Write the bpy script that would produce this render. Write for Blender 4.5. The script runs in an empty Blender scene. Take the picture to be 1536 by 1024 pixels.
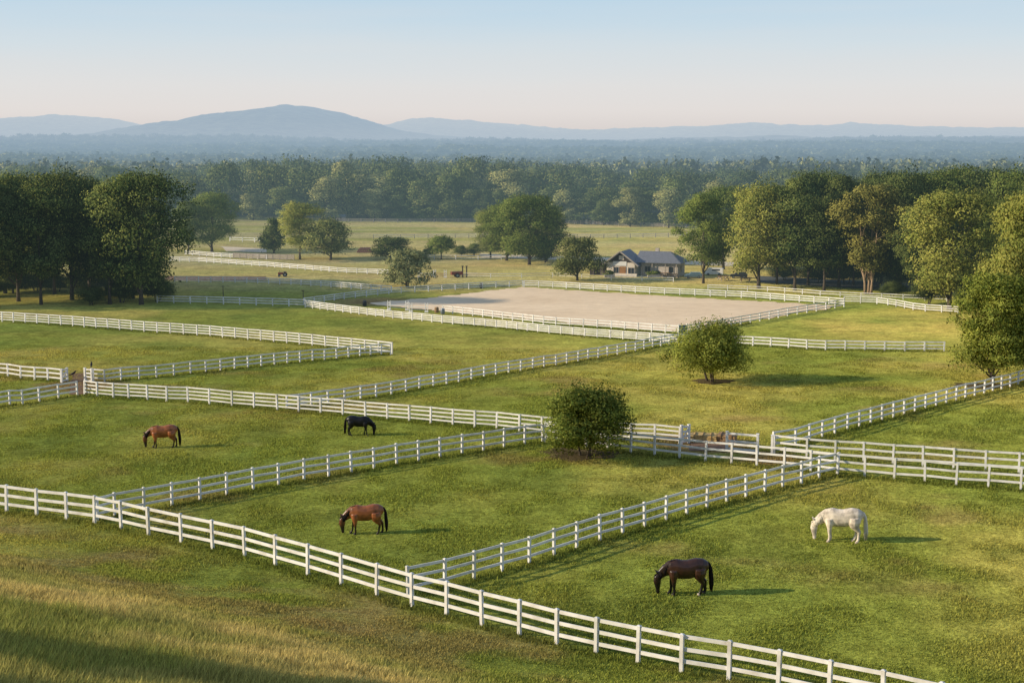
import bpy, bmesh, math, random
import numpy as np
from mathutils import Vector, Matrix, Quaternion

random.seed(7)
RNG = np.random.default_rng(11)
scene = bpy.context.scene
COL = scene.collection
R = math.radians

# ------------------------------------------------------------------ camera model
F = 2133.0                      # focal length in photograph pixels (1536 wide)
HC = 20.5                       # camera height above the near pasture
HORIZON = 207.0
PITCH = math.atan((512 - HORIZON) / F)
SUN_EL, SHADOW_AZ = 21.0, 8.0   # sun elevation; heading of the shadows from +X towards +Y

# ------------------------------------------------------------------ value noise (numpy)
_P = np.random.default_rng(5).random((256, 256))
def vnoise(x, y):
    x = np.asarray(x, float); y = np.asarray(y, float)
    xi = np.floor(x).astype(int); yi = np.floor(y).astype(int)
    fx = x - xi; fy = y - yi
    fx = fx * fx * (3 - 2 * fx); fy = fy * fy * (3 - 2 * fy)
    a = _P[xi % 256, yi % 256]; b = _P[(xi + 1) % 256, yi % 256]
    c = _P[xi % 256, (yi + 1) % 256]; d = _P[(xi + 1) % 256, (yi + 1) % 256]
    return (a * (1 - fx) + b * fx) * (1 - fy) + (c * (1 - fx) + d * fx) * fy
def fbm(x, y, o=4):
    s = 0; a = .5; n = 0
    for i in range(o):
        s = s + a * vnoise(x * 2 ** i + 17.3 * i, y * 2 ** i + 9.1 * i); n += a; a *= .5
    return s / n
def sstep(a, b, v):
    t = np.clip((np.asarray(v, float) - a) / (b - a), 0, 1)
    return t * t * (3 - 2 * t)

# ------------------------------------------------------------------ terrain
FX, FY = -2.8, 61.0             # a point of the front fence at the hill foot
NX, NY = -.56, -.83             # towards the hill
def hill_d(x, y):
    return (np.asarray(x, float) - FX) * NX + (np.asarray(y, float) - FY) * NY
def ground(x, y):
    x = np.asarray(x, float); y = np.asarray(y, float)
    z = -3.0 * sstep(75, 225, y)
    z = z + .22 * np.sin(x / 29 + 1.3) * np.sin(y / 37 + .4) * sstep(50, 90, y)
    d = (x - FX) * -.44 + (y - FY) * -.898
    d = d + .10 * np.maximum(-x - 4, 0)
    e = np.clip((np.sqrt((d - 3) ** 2 + 9) + (d - 3)) / 2 - .2, 0, 62)
    z = z + .2 * e + .0025 * e * e + .25 * (fbm(x / 7, y / 7, 3) - .5) * np.clip(e / 6, 0, 1)
    z = z - 9.0 * sstep(470, 760, y) * (1 - sstep(1000, 2300, y))
    far = sstep(620, 1200, y)
    z = z + far * (17 * (fbm(x / 380 + 3, y / 300 + 8, 3) - .45))
    return z
def gz(x, y): return float(ground(x, y))

def W(px, py):
    """world point on the ground seen at a photograph pixel"""
    cx = (px - 768) / F; cy = (512 - py) / F
    d = np.array([cx, math.cos(PITCH) + cy * math.sin(PITCH), cy * math.cos(PITCH) - math.sin(PITCH)])
    ts = np.geomspace(8, 3500, 900)
    zz = HC + d[2] * ts - ground(d[0] * ts, d[1] * ts)
    k = np.argmax(zz < 0)
    if zz[k] >= 0: k = len(ts) - 1
    lo, hi = ts[max(k - 1, 0)], ts[k]
    for _ in range(40):
        m = (lo + hi) / 2
        if HC + d[2] * m - gz(d[0] * m, d[1] * m) > 0: lo = m
        else: hi = m
    return Vector((d[0] * hi, d[1] * hi, gz(d[0] * hi, d[1] * hi)))
def project(x, y, z):
    dy = np.asarray(y, float); dz = np.asarray(z, float) - HC
    dep = dy * math.cos(PITCH) - dz * math.sin(PITCH)
    up = dy * math.sin(PITCH) + dz * math.cos(PITCH)
    dep = np.maximum(dep, .5)
    return 768 + F * np.asarray(x, float) / dep, 512 - F * up / dep

# ------------------------------------------------------------------ materials
def new_mat(name):
    m = bpy.data.materials.new(name); m.use_nodes = True
    m.node_tree.nodes.clear()
    return m, m.node_tree.nodes, m.node_tree.links
def N(nodes, t, **kw):
    n = nodes.new(t)
    for k, v in kw.items(): setattr(n, k, v)
    return n

# aerial perspective painted on surfaces: emissive haze colour, stronger with world distance (+Y)
HG = bpy.data.node_groups.new('painted_valley_haze', 'ShaderNodeTree')
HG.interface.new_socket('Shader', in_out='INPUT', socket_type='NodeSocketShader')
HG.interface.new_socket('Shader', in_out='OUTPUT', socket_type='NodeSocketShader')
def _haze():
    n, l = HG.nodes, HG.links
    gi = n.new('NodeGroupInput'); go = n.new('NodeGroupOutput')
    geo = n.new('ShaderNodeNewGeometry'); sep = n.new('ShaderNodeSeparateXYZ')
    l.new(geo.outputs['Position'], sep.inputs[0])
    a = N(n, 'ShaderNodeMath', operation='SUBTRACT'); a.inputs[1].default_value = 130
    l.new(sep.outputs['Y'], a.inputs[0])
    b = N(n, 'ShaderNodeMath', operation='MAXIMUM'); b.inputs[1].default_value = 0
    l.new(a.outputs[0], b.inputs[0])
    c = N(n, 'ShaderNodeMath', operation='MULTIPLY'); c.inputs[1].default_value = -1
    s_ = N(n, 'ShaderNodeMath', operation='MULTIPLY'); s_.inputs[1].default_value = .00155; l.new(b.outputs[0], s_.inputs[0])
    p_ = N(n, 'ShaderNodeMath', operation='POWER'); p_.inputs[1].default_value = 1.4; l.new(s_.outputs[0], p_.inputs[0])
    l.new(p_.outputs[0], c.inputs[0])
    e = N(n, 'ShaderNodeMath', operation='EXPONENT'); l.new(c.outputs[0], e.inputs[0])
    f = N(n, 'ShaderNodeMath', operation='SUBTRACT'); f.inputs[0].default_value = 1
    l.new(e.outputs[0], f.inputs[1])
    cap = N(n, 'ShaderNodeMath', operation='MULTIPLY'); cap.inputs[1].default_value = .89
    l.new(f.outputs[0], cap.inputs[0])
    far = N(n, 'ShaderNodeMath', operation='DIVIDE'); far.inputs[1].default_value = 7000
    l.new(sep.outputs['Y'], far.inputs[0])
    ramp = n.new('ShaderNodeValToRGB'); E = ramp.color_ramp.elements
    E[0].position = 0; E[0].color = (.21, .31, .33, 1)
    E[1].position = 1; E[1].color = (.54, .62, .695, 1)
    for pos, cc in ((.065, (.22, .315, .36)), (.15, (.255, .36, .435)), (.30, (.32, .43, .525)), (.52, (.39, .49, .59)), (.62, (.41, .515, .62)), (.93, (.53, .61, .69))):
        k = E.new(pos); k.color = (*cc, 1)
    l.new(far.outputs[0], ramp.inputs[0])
    # paler mist colour painted onto the low ground before the hills
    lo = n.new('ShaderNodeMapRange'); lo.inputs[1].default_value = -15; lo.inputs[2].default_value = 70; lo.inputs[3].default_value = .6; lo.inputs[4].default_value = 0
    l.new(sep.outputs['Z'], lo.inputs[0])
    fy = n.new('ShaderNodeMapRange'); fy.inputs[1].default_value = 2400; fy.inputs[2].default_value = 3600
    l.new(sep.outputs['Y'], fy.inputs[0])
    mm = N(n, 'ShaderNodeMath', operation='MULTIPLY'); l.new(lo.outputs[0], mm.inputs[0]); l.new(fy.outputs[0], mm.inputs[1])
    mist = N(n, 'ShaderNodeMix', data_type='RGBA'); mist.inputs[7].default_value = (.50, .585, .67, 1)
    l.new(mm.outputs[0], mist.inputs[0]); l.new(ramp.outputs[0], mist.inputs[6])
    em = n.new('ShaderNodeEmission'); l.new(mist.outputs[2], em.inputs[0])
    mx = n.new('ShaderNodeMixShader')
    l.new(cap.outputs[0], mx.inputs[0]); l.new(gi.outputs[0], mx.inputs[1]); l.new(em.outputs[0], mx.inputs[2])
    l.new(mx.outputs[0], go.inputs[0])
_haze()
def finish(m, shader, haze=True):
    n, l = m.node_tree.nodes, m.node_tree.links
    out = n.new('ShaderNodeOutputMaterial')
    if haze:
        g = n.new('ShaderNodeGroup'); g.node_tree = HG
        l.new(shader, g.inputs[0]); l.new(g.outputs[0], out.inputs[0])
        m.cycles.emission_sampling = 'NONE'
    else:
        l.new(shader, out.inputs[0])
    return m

def plain(name, c, rough=.7, var=.12, scale=4., metal=0., bump=0., coords='Object', spec=.3):
    """painted / timber / metal surface with weathering"""
    m, n, l = new_mat(name)
    tc = n.new('ShaderNodeTexCoord')
    nz = n.new('ShaderNodeTexNoise'); nz.inputs['Scale'].default_value = scale; nz.inputs['Detail'].default_value = 5
    l.new(tc.outputs[coords], nz.inputs['Vector'])
    rp = n.new('ShaderNodeValToRGB')
    rp.color_ramp.elements[0].position = .3; rp.color_ramp.elements[1].position = .7
    rp.color_ramp.elements[0].color = tuple(v * (1 - var) for v in c) + (1,)
    rp.color_ramp.elements[1].color = tuple(min(1, v * (1 + var)) for v in c) + (1,)
    l.new(nz.outputs[0], rp.inputs[0])
    b = n.new('ShaderNodeBsdfPrincipled')
    b.inputs['Roughness'].default_value = rough; b.inputs['Metallic'].default_value = metal
    b.inputs['Specular IOR Level'].default_value = spec
    l.new(rp.outputs[0], b.inputs['Base Color'])
    if bump:
        bp = n.new('ShaderNodeBump'); bp.inputs['Strength'].default_value = bump
        l.new(nz.outputs[0], bp.inputs['Height']); l.new(bp.outputs[0], b.inputs['Normal'])
    return finish(m, b.outputs[0])

def white_paint():
    m, n, l = new_mat('white_fence_paint')
    geo = n.new('ShaderNodeNewGeometry')
    nz = n.new('ShaderNodeTexNoise'); nz.inputs['Scale'].default_value = 1.7; nz.inputs['Detail'].default_value = 6
    l.new(geo.outputs['Position'], nz.inputs['Vector'])
    rp = n.new('ShaderNodeValToRGB')
    rp.color_ramp.elements[0].position = .28; rp.color_ramp.elements[1].position = .55
    rp.color_ramp.elements[0].color = (.60, .57, .52, 1); rp.color_ramp.elements[1].color = (.82, .80, .77, 1)
    l.new(nz.outputs[0], rp.inputs[0])
    n2 = n.new('ShaderNodeTexNoise'); n2.inputs['Scale'].default_value = .35; n2.inputs['Detail'].default_value = 4
    l.new(geo.outputs['Position'], n2.inputs['Vector'])
    mr = n.new('ShaderNodeMapRange'); mr.inputs[1].default_value = .50; mr.inputs[2].default_value = .72; mr.inputs[4].default_value = .55
    l.new(n2.outputs[0], mr.inputs[0])
    mx = N(n, 'ShaderNodeMix', data_type='RGBA'); mx.inputs[7].default_value = (.50, .50, .42, 1)
    l.new(mr.outputs[0], mx.inputs[0]); l.new(rp.outputs[0], mx.inputs[6])
    b = n.new('ShaderNodeBsdfPrincipled'); b.inputs['Roughness'].default_value = .5
    b.inputs['Specular IOR Level'].default_value = .25
    l.new(mx.outputs[2], b.inputs['Base Color'])
    return finish(m, b.outputs[0])

def foliage(name, c1, c2, trans=.35):
    """leaf material: colour varies per leaf, per clump and per tree"""
    m, n, l = new_mat(name)
    at = N(n, 'ShaderNodeAttribute', attribute_name='leaf')
    oi = n.new('ShaderNodeObjectInfo')
    mx = N(n, 'ShaderNodeMix', data_type='RGBA')
    mx.inputs[6].default_value = (*c1, 1); mx.inputs[7].default_value = (*c2, 1)
    sp = n.new('ShaderNodeSeparateColor'); l.new(at.outputs['Color'], sp.inputs[0])
    l.new(sp.outputs[0], mx.inputs[0])
    hs = n.new('ShaderNodeHueSaturation')
    a = N(n, 'ShaderNodeMath', operation='MULTIPLY_ADD'); a.inputs[1].default_value = .35; a.inputs[2].default_value = .82
    l.new(oi.outputs['Random'], a.inputs[0])
    l.new(a.outputs[0], hs.inputs['Value']); l.new(mx.outputs[2], hs.inputs['Color'])
    nr = N(n, 'ShaderNodeAttribute', attribute_name='nrm')
    vt = N(n, 'ShaderNodeVectorTransform', vector_type='NORMAL', convert_from='OBJECT', convert_to='WORLD')
    l.new(nr.outputs['Vector'], vt.inputs[0])
    d = n.new('ShaderNodeBsdfDiffuse'); t = n.new('ShaderNodeBsdfTranslucent')
    l.new(hs.outputs[0], d.inputs[0]); l.new(vt.outputs[0], d.inputs['Normal'])
    h2 = n.new('ShaderNodeHueSaturation'); h2.inputs['Hue'].default_value = .485; h2.inputs['Saturation'].default_value = 1.1
    h2.inputs['Value'].default_value = 1.2
    l.new(hs.outputs[0], h2.inputs['Color']); l.new(h2.outputs[0], t.inputs[0])
    ms = n.new('ShaderNodeMixShader'); ms.inputs[0].default_value = trans
    l.new(d.outputs[0], ms.inputs[1]); l.new(t.outputs[0], ms.inputs[2])
    return finish(m, ms.outputs[0])

def grass_blades(name, trans=.4):
    m, n, l = new_mat(name)
    at = N(n, 'ShaderNodeAttribute', attribute_name='leaf')
    d = n.new('ShaderNodeBsdfDiffuse'); t = n.new('ShaderNodeBsdfTranslucent')
    l.new(at.outputs['Color'], d.inputs[0]); l.new(at.outputs['Color'], t.inputs[0])
    ms = n.new('ShaderNodeMixShader'); ms.inputs[0].default_value = trans
    l.new(d.outputs[0], ms.inputs[1]); l.new(t.outputs[0], ms.inputs[2])
    return finish(m, ms.outputs[0])

def ground_mat():
    m, n, l = new_mat('pasture')
    at = N(n, 'ShaderNodeAttribute', attribute_name='tone')
    geo = n.new('ShaderNodeNewGeometry')
    mp = n.new('ShaderNodeMapping'); mp.inputs['Scale'].default_value = (1, 1.0, 1)
    l.new(geo.outputs['Position'], mp.inputs[0])
    def noise(scale, det, rough=.6):
        z = n.new('ShaderNodeTexNoise'); z.inputs['Scale'].default_value = scale
        z.inputs['Detail'].default_value = det; z.inputs['Roughness'].default_value = rough
        l.new(mp.outputs[0], z.inputs['Vector']); return z
    n1 = noise(.55, 8, .72); n2 = noise(3.2, 4, .7); n3 = noise(.09, 4)
    hs = n.new('ShaderNodeHueSaturation')
    r1 = n.new('ShaderNodeMapRange'); r1.inputs[1].default_value = .33; r1.inputs[2].default_value = .67
    r1.inputs[3].default_value = .66; r1.inputs[4].default_value = 1.28
    l.new(n1.outputs[0], r1.inputs[0])
    r2 = n.new('ShaderNodeMapRange'); r2.inputs[1].default_value = .3; r2.inputs[2].default_value = .7
    r2.inputs[3].default_value = .55; r2.inputs[4].default_value = 1.4
    l.new(n2.outputs[0], r2.inputs[0])
    mu = N(n, 'ShaderNodeMath', operation='MULTIPLY'); l.new(r1.outputs[0], mu.inputs[0]); l.new(r2.outputs[0], mu.inputs[1])
    l.new(mu.outputs[0], hs.inputs['Value'])
    r3 = n.new('ShaderNodeMapRange'); r3.inputs[1].default_value = .3; r3.inputs[2].default_value = .7
    r3.inputs[3].default_value = .485; r3.inputs[4].default_value = .515
    l.new(n3.outputs[0], r3.inputs[0]); l.new(r3.outputs[0], hs.inputs['Hue'])
    l.new(at.outputs['Color'], hs.inputs['Color'])
    ad = N(n, 'ShaderNodeMath', operation='MULTIPLY_ADD'); ad.inputs[1].default_value = .3
    l.new(n2.outputs[0], ad.inputs[0]); l.new(n1.outputs[0], ad.inputs[2])
    bp = n.new('ShaderNodeBump'); bp.inputs['Strength'].default_value = .55; bp.inputs['Distance'].default_value = .5
    l.new(ad.outputs[0], bp.inputs['Height'])
    d = n.new('ShaderNodeBsdfDiffuse'); d.inputs['Roughness'].default_value = 1
    l.new(hs.outputs[0], d.inputs[0]); l.new(bp.outputs[0], d.inputs['Normal'])
    return finish(m, d.outputs[0])

def speckle(name, c1, c2, scale, bump=.3, stretch=(1, 1, 1), det=6):
    m, n, l = new_mat(name)
    geo = n.new('ShaderNodeNewGeometry')
    mp = n.new('ShaderNodeMapping'); mp.inputs['Scale'].default_value = stretch
    l.new(geo.outputs['Position'], mp.inputs[0])
    z = n.new('ShaderNodeTexNoise'); z.inputs['Scale'].default_value = scale; z.inputs['Detail'].default_value = det
    z.inputs['Roughness'].default_value = .65
    l.new(mp.outputs[0], z.inputs['Vector'])
    z2 = n.new('ShaderNodeTexNoise'); z2.inputs['Scale'].default_value = scale * .08; z2.inputs['Detail'].default_value = 3
    l.new(mp.outputs[0], z2.inputs['Vector'])
    ad = N(n, 'ShaderNodeMath', operation='MULTIPLY_ADD'); ad.inputs[1].default_value = .5
    l.new(z2.outputs[0], ad.inputs[0]); l.new(z.outputs[0], ad.inputs[2])
    rp = n.new('ShaderNodeValToRGB')
    rp.color_ramp.elements[0].position = .5; rp.color_ramp.elements[1].position = 1.
    rp.color_ramp.elements[0].color = (*c1, 1); rp.color_ramp.elements[1].color = (*c2, 1)
    l.new(ad.outputs[0], rp.inputs[0])
    d = n.new('ShaderNodeBsdfDiffuse'); l.new(rp.outputs[0], d.inputs[0])
    bp = n.new('ShaderNodeBump'); bp.inputs['Strength'].default_value = bump; bp.inputs['Distance'].default_value = .2 / scale * 3
    l.new(z.outputs[0], bp.inputs['Height']); l.new(bp.outputs[0], d.inputs['Normal'])
    return finish(m, d.outputs[0])

def coat(name, c, dark, points=0., sheen=.5, rough=.36):
    """horse coat; points > 0: black lower legs and muzzle below that height (metres)"""
    m, n, l = new_mat(name)
    tc = n.new('ShaderNodeTexCoord')
    nz = n.new('ShaderNodeTexNoise'); nz.inputs['Scale'].default_value = 3.2; nz.inputs['Detail'].default_value = 3
    l.new(tc.outputs['Object'], nz.inputs['Vector'])
    rp = n.new('ShaderNodeValToRGB'); rp.color_ramp.elements[0].position = .35; rp.color_ramp.elements[1].position = .68
    rp.color_ramp.elements[0].color = tuple(v * .55 for v in c) + (1,); rp.color_ramp.elements[1].color = tuple(min(1, v * 1.3) for v in c) + (1,)
    l.new(nz.outputs[0], rp.inputs[0])
    mx = N(n, 'ShaderNodeMix', data_type='RGBA'); mx.inputs[7].default_value = (*dark, 1)
    l.new(rp.outputs[0], mx.inputs[6])
    sp = n.new('ShaderNodeSeparateXYZ'); l.new(tc.outputs['Object'], sp.inputs[0])
    mr = n.new('ShaderNodeMapRange'); mr.inputs[1].default_value = points - .12; mr.inputs[2].default_value = points + .16
    mr.inputs[3].default_value = 1 if points > 0 else 0; mr.inputs[4].default_value = 0
    mh = n.new('ShaderNodeMapRange'); mh.inputs[1].default_value = -.80; mh.inputs[2].default_value = -1.15
    mh.inputs[3].default_value = 0; mh.inputs[4].default_value = .62 if points > 0 else 0
    l.new(sp.outputs['X'], mh.inputs[0])
    mm = N(n, 'ShaderNodeMath', operation='MAXIMUM'); l.new(mr.outputs[0], mm.inputs[0]); l.new(mh.outputs[0], mm.inputs[1])
    l.new(sp.outputs['Z'], mr.inputs[0]); l.new(mm.outputs[0], mx.inputs[0])
    b = n.new('ShaderNodeBsdfPrincipled'); b.inputs['Roughness'].default_value = rough
    b.inputs['Specular IOR Level'].default_value = sheen
    l.new(mx.outputs[2], b.inputs['Base Color'])
    n4 = n.new('ShaderNodeTexNoise'); n4.inputs['Scale'].default_value = 26
    l.new(tc.outputs['Object'], n4.inputs['Vector'])
    bp = n.new('ShaderNodeBump'); bp.inputs['Strength'].default_value = .12
    l.new(n4.outputs[0], bp.inputs['Height']); l.new(bp.outputs[0], b.inputs['Normal'])
    return finish(m, b.outputs[0])

def hill_mat():
    m, n, l = new_mat('wooded_hill')
    geo = n.new('ShaderNodeNewGeometry')
    z = n.new('ShaderNodeTexNoise'); z.inputs['Scale'].default_value = .03; z.inputs['Detail'].default_value = 8
    z.inputs['Roughness'].default_value = .7
    l.new(geo.outputs['Position'], z.inputs['Vector'])
    rp = n.new('ShaderNodeValToRGB'); rp.color_ramp.elements[0].position = .35; rp.color_ramp.elements[1].position = .68
    rp.color_ramp.elements[0].color = (.0, .015, .015, 1); rp.color_ramp.elements[1].color = (.40, .40, .22, 1)
    l.new(z.outputs[0], rp.inputs[0])
    d = n.new('ShaderNodeBsdfDiffuse'); l.new(rp.outputs[0], d.inputs[0])
    bp = n.new('ShaderNodeBump'); bp.inputs['Strength'].default_value = 1; bp.inputs['Distance'].default_value = 16
    l.new(z.outputs[0], bp.inputs['Height']); l.new(bp.outputs[0], d.inputs['Normal'])
    return finish(m, d.outputs[0])

def roof_mat():
    m, n, l = new_mat('slate_roof')
    tc = n.new('ShaderNodeTexCoord')
    br = n.new('ShaderNodeTexBrick'); br.inputs['Scale'].default_value = 2.2
    br.inputs['Color1'].default_value = (.17, .18, .21, 1); br.inputs['Color2'].default_value = (.24, .25, .28, 1)
    br.inputs['Mortar'].default_value = (.06, .06, .07, 1); br.inputs['Mortar Size'].default_value = .03
    l.new(tc.outputs['Object'], br.inputs['Vector'])
    b = n.new('ShaderNodeBsdfPrincipled'); b.inputs['Roughness'].default_value = .6
    l.new(br.outputs[0], b.inputs['Base Color'])
    return finish(m, b.outputs[0])

M = {}
M['white'] = white_paint()
M['pasture'] = ground_mat()
M['sand'] = speckle('arena_sand', (.76, .56, .355), (1.0, .79, .54), 1.3, .45, (.35, 1.2, 1))
M['dirt'] = speckle('bare_earth', (.14, .085, .055), (.30, .20, .14), 3.0, .5)
M['gravel'] = speckle('pale_gravel', (.55, .46, .34), (.78, .66, .50), 1.2, .3)
M['mulch'] = speckle('bark_mulch', (.06, .05, .028), (.17, .13, .07), 6.0, .8)
M['asphalt'] = speckle('grey_lane', (.10, .11, .12), (.17, .18, .19), 2.0, .2)
M['hill'] = hill_mat()
M['bark'] = plain('bark', (.10, .078, .058), .9, .35, 6, bump=.6)
M['pale_bark'] = plain('pale_bark', (.34, .24, .15), .9, .25, 5, bump=.5)
M['f_dark'] = foliage('leaves_dark', (.052, .095, .030), (.27, .305, .095))
M['f_mid'] = foliage('leaves_mid', (0.116, 0.180, 0.045), (0.301, 0.337, 0.088))
M['f_light'] = foliage('leaves_light', (0.205, 0.256, 0.059), (0.483, 0.463, 0.121))
M['f_gold'] = foliage('leaves_golden', (.22, .225, .062), (.50, .46, .13))
M['f_willow'] = foliage('leaves_willow', (0.220, 0.259, 0.121), (0.440, 0.462, 0.231))
M['f_olive'] = foliage('leaves_olive', (0.132, 0.165, 0.055), (0.352, 0.363, 0.132))
M['f_shrub'] = foliage('leaves_shrub', (.11, .17, .04), (.42, .46, .10), .3)
M['f_shrub_light'] = foliage('leaves_shrub_light', (.13, .18, .04), (.44, .46, .10), .35)
M['f_far'] = foliage('leaves_far', (0.090, 0.148, 0.058), (0.303, 0.331, 0.113), .25)
M['f_far_pale'] = foliage('leaves_far_pale', (0.225, 0.260, 0.107), (0.542, 0.521, 0.212), .25)
M['f_distant'] = foliage('leaves_distant', (.012, .03, .012), (.42, .42, .16), .2)
M['blades'] = grass_blades('grass_blades')
M['bay'] = coat('bay_coat', (.28, .092, .030), (.018, .012, .010), .50)
M['bay2'] = coat('bright_bay_coat', (.32, .105, .034), (.018, .012, .010), .48)
M['brown_black'] = coat('dark_brown_coat', (.045, .018, .010), (.008, .006, .006), .55)
M['black'] = coat('black_coat', (.010, .010, .012), (.006, .006, .006), 0, .3)
M['grey'] = coat('white_coat', (.74, .64, .52), (.6, .5, .42), 0, .2, .6)
M['hair_black'] = plain('black_hair', (.012, .009, .008), .8, .3, 18, bump=.4, spec=.1)
M['hair_white'] = plain('white_hair', (.70, .62, .50), .6, .15, 18, bump=.4)
M['hoof'] = plain('hoof_horn', (.05, .04, .035), .6)
M['hoof_pale'] = plain('pale_hoof', (.45, .38, .30), .6)
M['eye'] = plain('eye', (.01, .008, .008), .15)
M['slate'] = roof_mat()
M['timber_dark'] = plain('dark_timber', (.055, .042, .036), .8, .3, 7, bump=.3)
M['timber_grey'] = plain('weathered_timber', (.36, .31, .26), .85, .3, 6, bump=.3)
M['timber_warm'] = plain('warm_timber', (.30, .15, .06), .7, .25, 6)
M['render_pale'] = plain('pale_render', (.70, .62, .53), .85, .12, 3)
M['stone'] = plain('stone_wall', (.50, .44, .38), .9, .3, 5, bump=.5)
M['glass'] = plain('window_glass', (.03, .04, .055), .12, .2, 2, spec=.6)
M['hay'] = plain('hay', (.52, .36, .15), .95, .4, 9, bump=.9)
M['hay_dark'] = plain('weathered_hay', (.30, .19, .10), .95, .45, 9, bump=.9)
M['teal'] = plain('teal_panel', (.07, .15, .18), .6, .2, 3)
M['red'] = plain('red_paint', (.22, .05, .035), .45, .2, 4)
M['dark_metal'] = plain('dark_metal', (.03, .032, .035), .5, .3, 5)
M['steel_grey'] = plain('grey_metal', (.22, .25, .28), .4, .2, 4, .3)
M['rubber'] = plain('tyre_rubber', (.018, .018, .018), .85)
M['car_white'] = plain('white_car_paint', (.75, .73, .70), .3, .05, 2, spec=.5)
M['car_blue'] = plain('blue_grey_car_paint', (.13, .20, .25), .3, .08, 2, spec=.5)
M['brick'] = plain('brick_red', (.26, .13, .095), .9, .35, 6, bump=.3)
M['feather'] = plain('black_feathers', (.012, .012, .014), .6)

# ------------------------------------------------------------------ mesh helpers
def tag(o, label=None, cat=None, group=None, kind=None):
    if label: o['label'] = label
    if cat: o['category'] = cat
    if group: o['group'] = group
    if kind: o['kind'] = kind
    return o
def empty(name, loc=(0, 0, 0), rz=0.):
    o = bpy.data.objects.new(name, None); COL.objects.link(o)
    o.location = loc; o.rotation_euler = (0, 0, rz); o.empty_display_size = .2
    return o
class MB:
    def __init__(s): s.v = []; s.f = []
    def add(s, v, f):
        k = len(s.v); s.v += [tuple(p) for p in v]; s.f += [tuple(i + k for i in q) for q in f]; return s
    def box(s, c, size, mat=None, taper=1.0):
        x, y, z = (q / 2 for q in size)
        vs = [(-x, -y, -z), (x, -y, -z), (x, y, -z), (-x, y, -z), (-x * taper, -y * taper, z), (x * taper, -y * taper, z), (x * taper, y * taper, z), (-x * taper, y * taper, z)]
        vs = [Vector(p) for p in vs]
        if mat is not None: vs = [mat @ p for p in vs]
        vs = [p + Vector(c) for p in vs]
        return s.add(vs, [(3, 2, 1, 0), (4, 5, 6, 7), (0, 1, 5, 4), (1, 2, 6, 5), (2, 3, 7, 6), (3, 0, 4, 7)])
    def bar(s, a, b, w, h):
        """board from a to b: w across, h tall"""
        a, b = Vector(a), Vector(b); d = (b - a).normalized()
        side = d.cross(Vector((0, 0, 1)))
        side = side.normalized() if side.length > 1e-4 else Vector((1, 0, 0))
        up = side.cross(d).normalized()
        vs = [p + side * (i * w / 2) + up * (j * h / 2) for p in (a, b) for i, j in ((-1, -1), (1, -1), (1, 1), (-1, 1))]
        return s.add(vs, [(3, 2, 1, 0), (4, 5, 6, 7), (0, 1, 5, 4), (1, 2, 6, 5), (2, 3, 7, 6), (3, 0, 4, 7)])
    def tube(s, path, radii, n=8, flat=None):
        """tapered closed tube; flat = list of (in-plane x-z radius, y radius) per point for ellipses in the x-z plane"""
        P = [Vector(p) for p in path]; vs = []; fs = []; prev = None
        for i, p in enumerate(P):
            t = (P[min(i + 1, len(P) - 1)] - P[max(i - 1, 0)]).normalized()
            if flat is not None:
                u = Vector((0, 1, 0)); w = t.cross(u).normalized()
                ru, rw = radii[i][1], radii[i][0]
            else:
                ref = prev if prev is not None else (Vector((1, 0, 0)) if abs(t.x) < .9 else Vector((0, 1, 0)))
                w = (ref - t * ref.dot(t)).normalized(); u = t.cross(w); prev = w
                ru = rw = radii[i]
            for k in range(n):
                a = 2 * math.pi * k / n
                vs.append(p + u * (math.cos(a) * ru) + w * (math.sin(a) * rw))
        for i in range(len(P) - 1):
            for k in range(n):
                fs.append((i * n + k, i * n + (k + 1) % n, (i + 1) * n + (k + 1) % n, (i + 1) * n + k))
        fs.append(tuple(range(n - 1, -1, -1))); fs.append(tuple((len(P) - 1) * n + k for k in range(n)))
        return s.add(vs, fs)
    def cyl(s, a, b, r, n=12): return s.tube([a, b], [r, r], n)
    def mesh(s, name, smooth=False):
        me = bpy.data.meshes.new(name); me.from_pydata(s.v, [], s.f); me.validate()
        bm = bmesh.new(); bm.from_mesh(me); bmesh.ops.recalc_face_normals(bm, faces=bm.faces); bm.to_mesh(me); bm.free()
        if smooth: me.polygons.foreach_set('use_smooth', [True] * len(me.polygons))
        return me
    def build(s, name, mat, parent=None, smooth=False, bevel=0.):
        me = s.mesh(name, smooth); me.materials.append(mat)
        o = bpy.data.objects.new(name, me); COL.objects.link(o)
        if parent: o.parent = parent
        if bevel:
            b = o.modifiers.new('edge', 'BEVEL'); b.width = bevel; b.segments = 2; b.limit_method = 'ANGLE'
        return o

def np_mesh(name, verts, faces, colors=None, normals=None, mat=None, cname='leaf', smooth=False):
    """big mesh from numpy arrays; faces (M,k)"""
    me = bpy.data.meshes.new(name)
    nv, (nf, k) = len(verts), faces.shape
    me.vertices.add(nv); me.vertices.foreach_set('co', verts.astype(np.float32).ravel())
    me.loops.add(nf * k); me.loops.foreach_set('vertex_index', faces.astype(np.int32).ravel())
    me.polygons.add(nf); me.polygons.foreach_set('loop_start', np.arange(0, nf * k, k, dtype=np.int32))
    if smooth: me.polygons.foreach_set('use_smooth', np.ones(nf, dtype=bool))
    if colors is not None:
        a = me.attributes.new(cname, 'FLOAT_COLOR', 'POINT')
        a.data.foreach_set('color', np.hstack([colors, np.ones((nv, 1))]).astype(np.float32).ravel())
    if normals is not None:
        a = me.attributes.new('nrm', 'FLOAT_VECTOR', 'POINT')
        a.data.foreach_set('vector', normals.astype(np.float32).ravel())
    me.update(calc_edges=True)
    if mat: me.materials.append(mat)
    return me
def link(name, me, parent=None):
    o = bpy.data.objects.new(name, me); COL.objects.link(o)
    if parent: o.parent = parent
    return o

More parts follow.
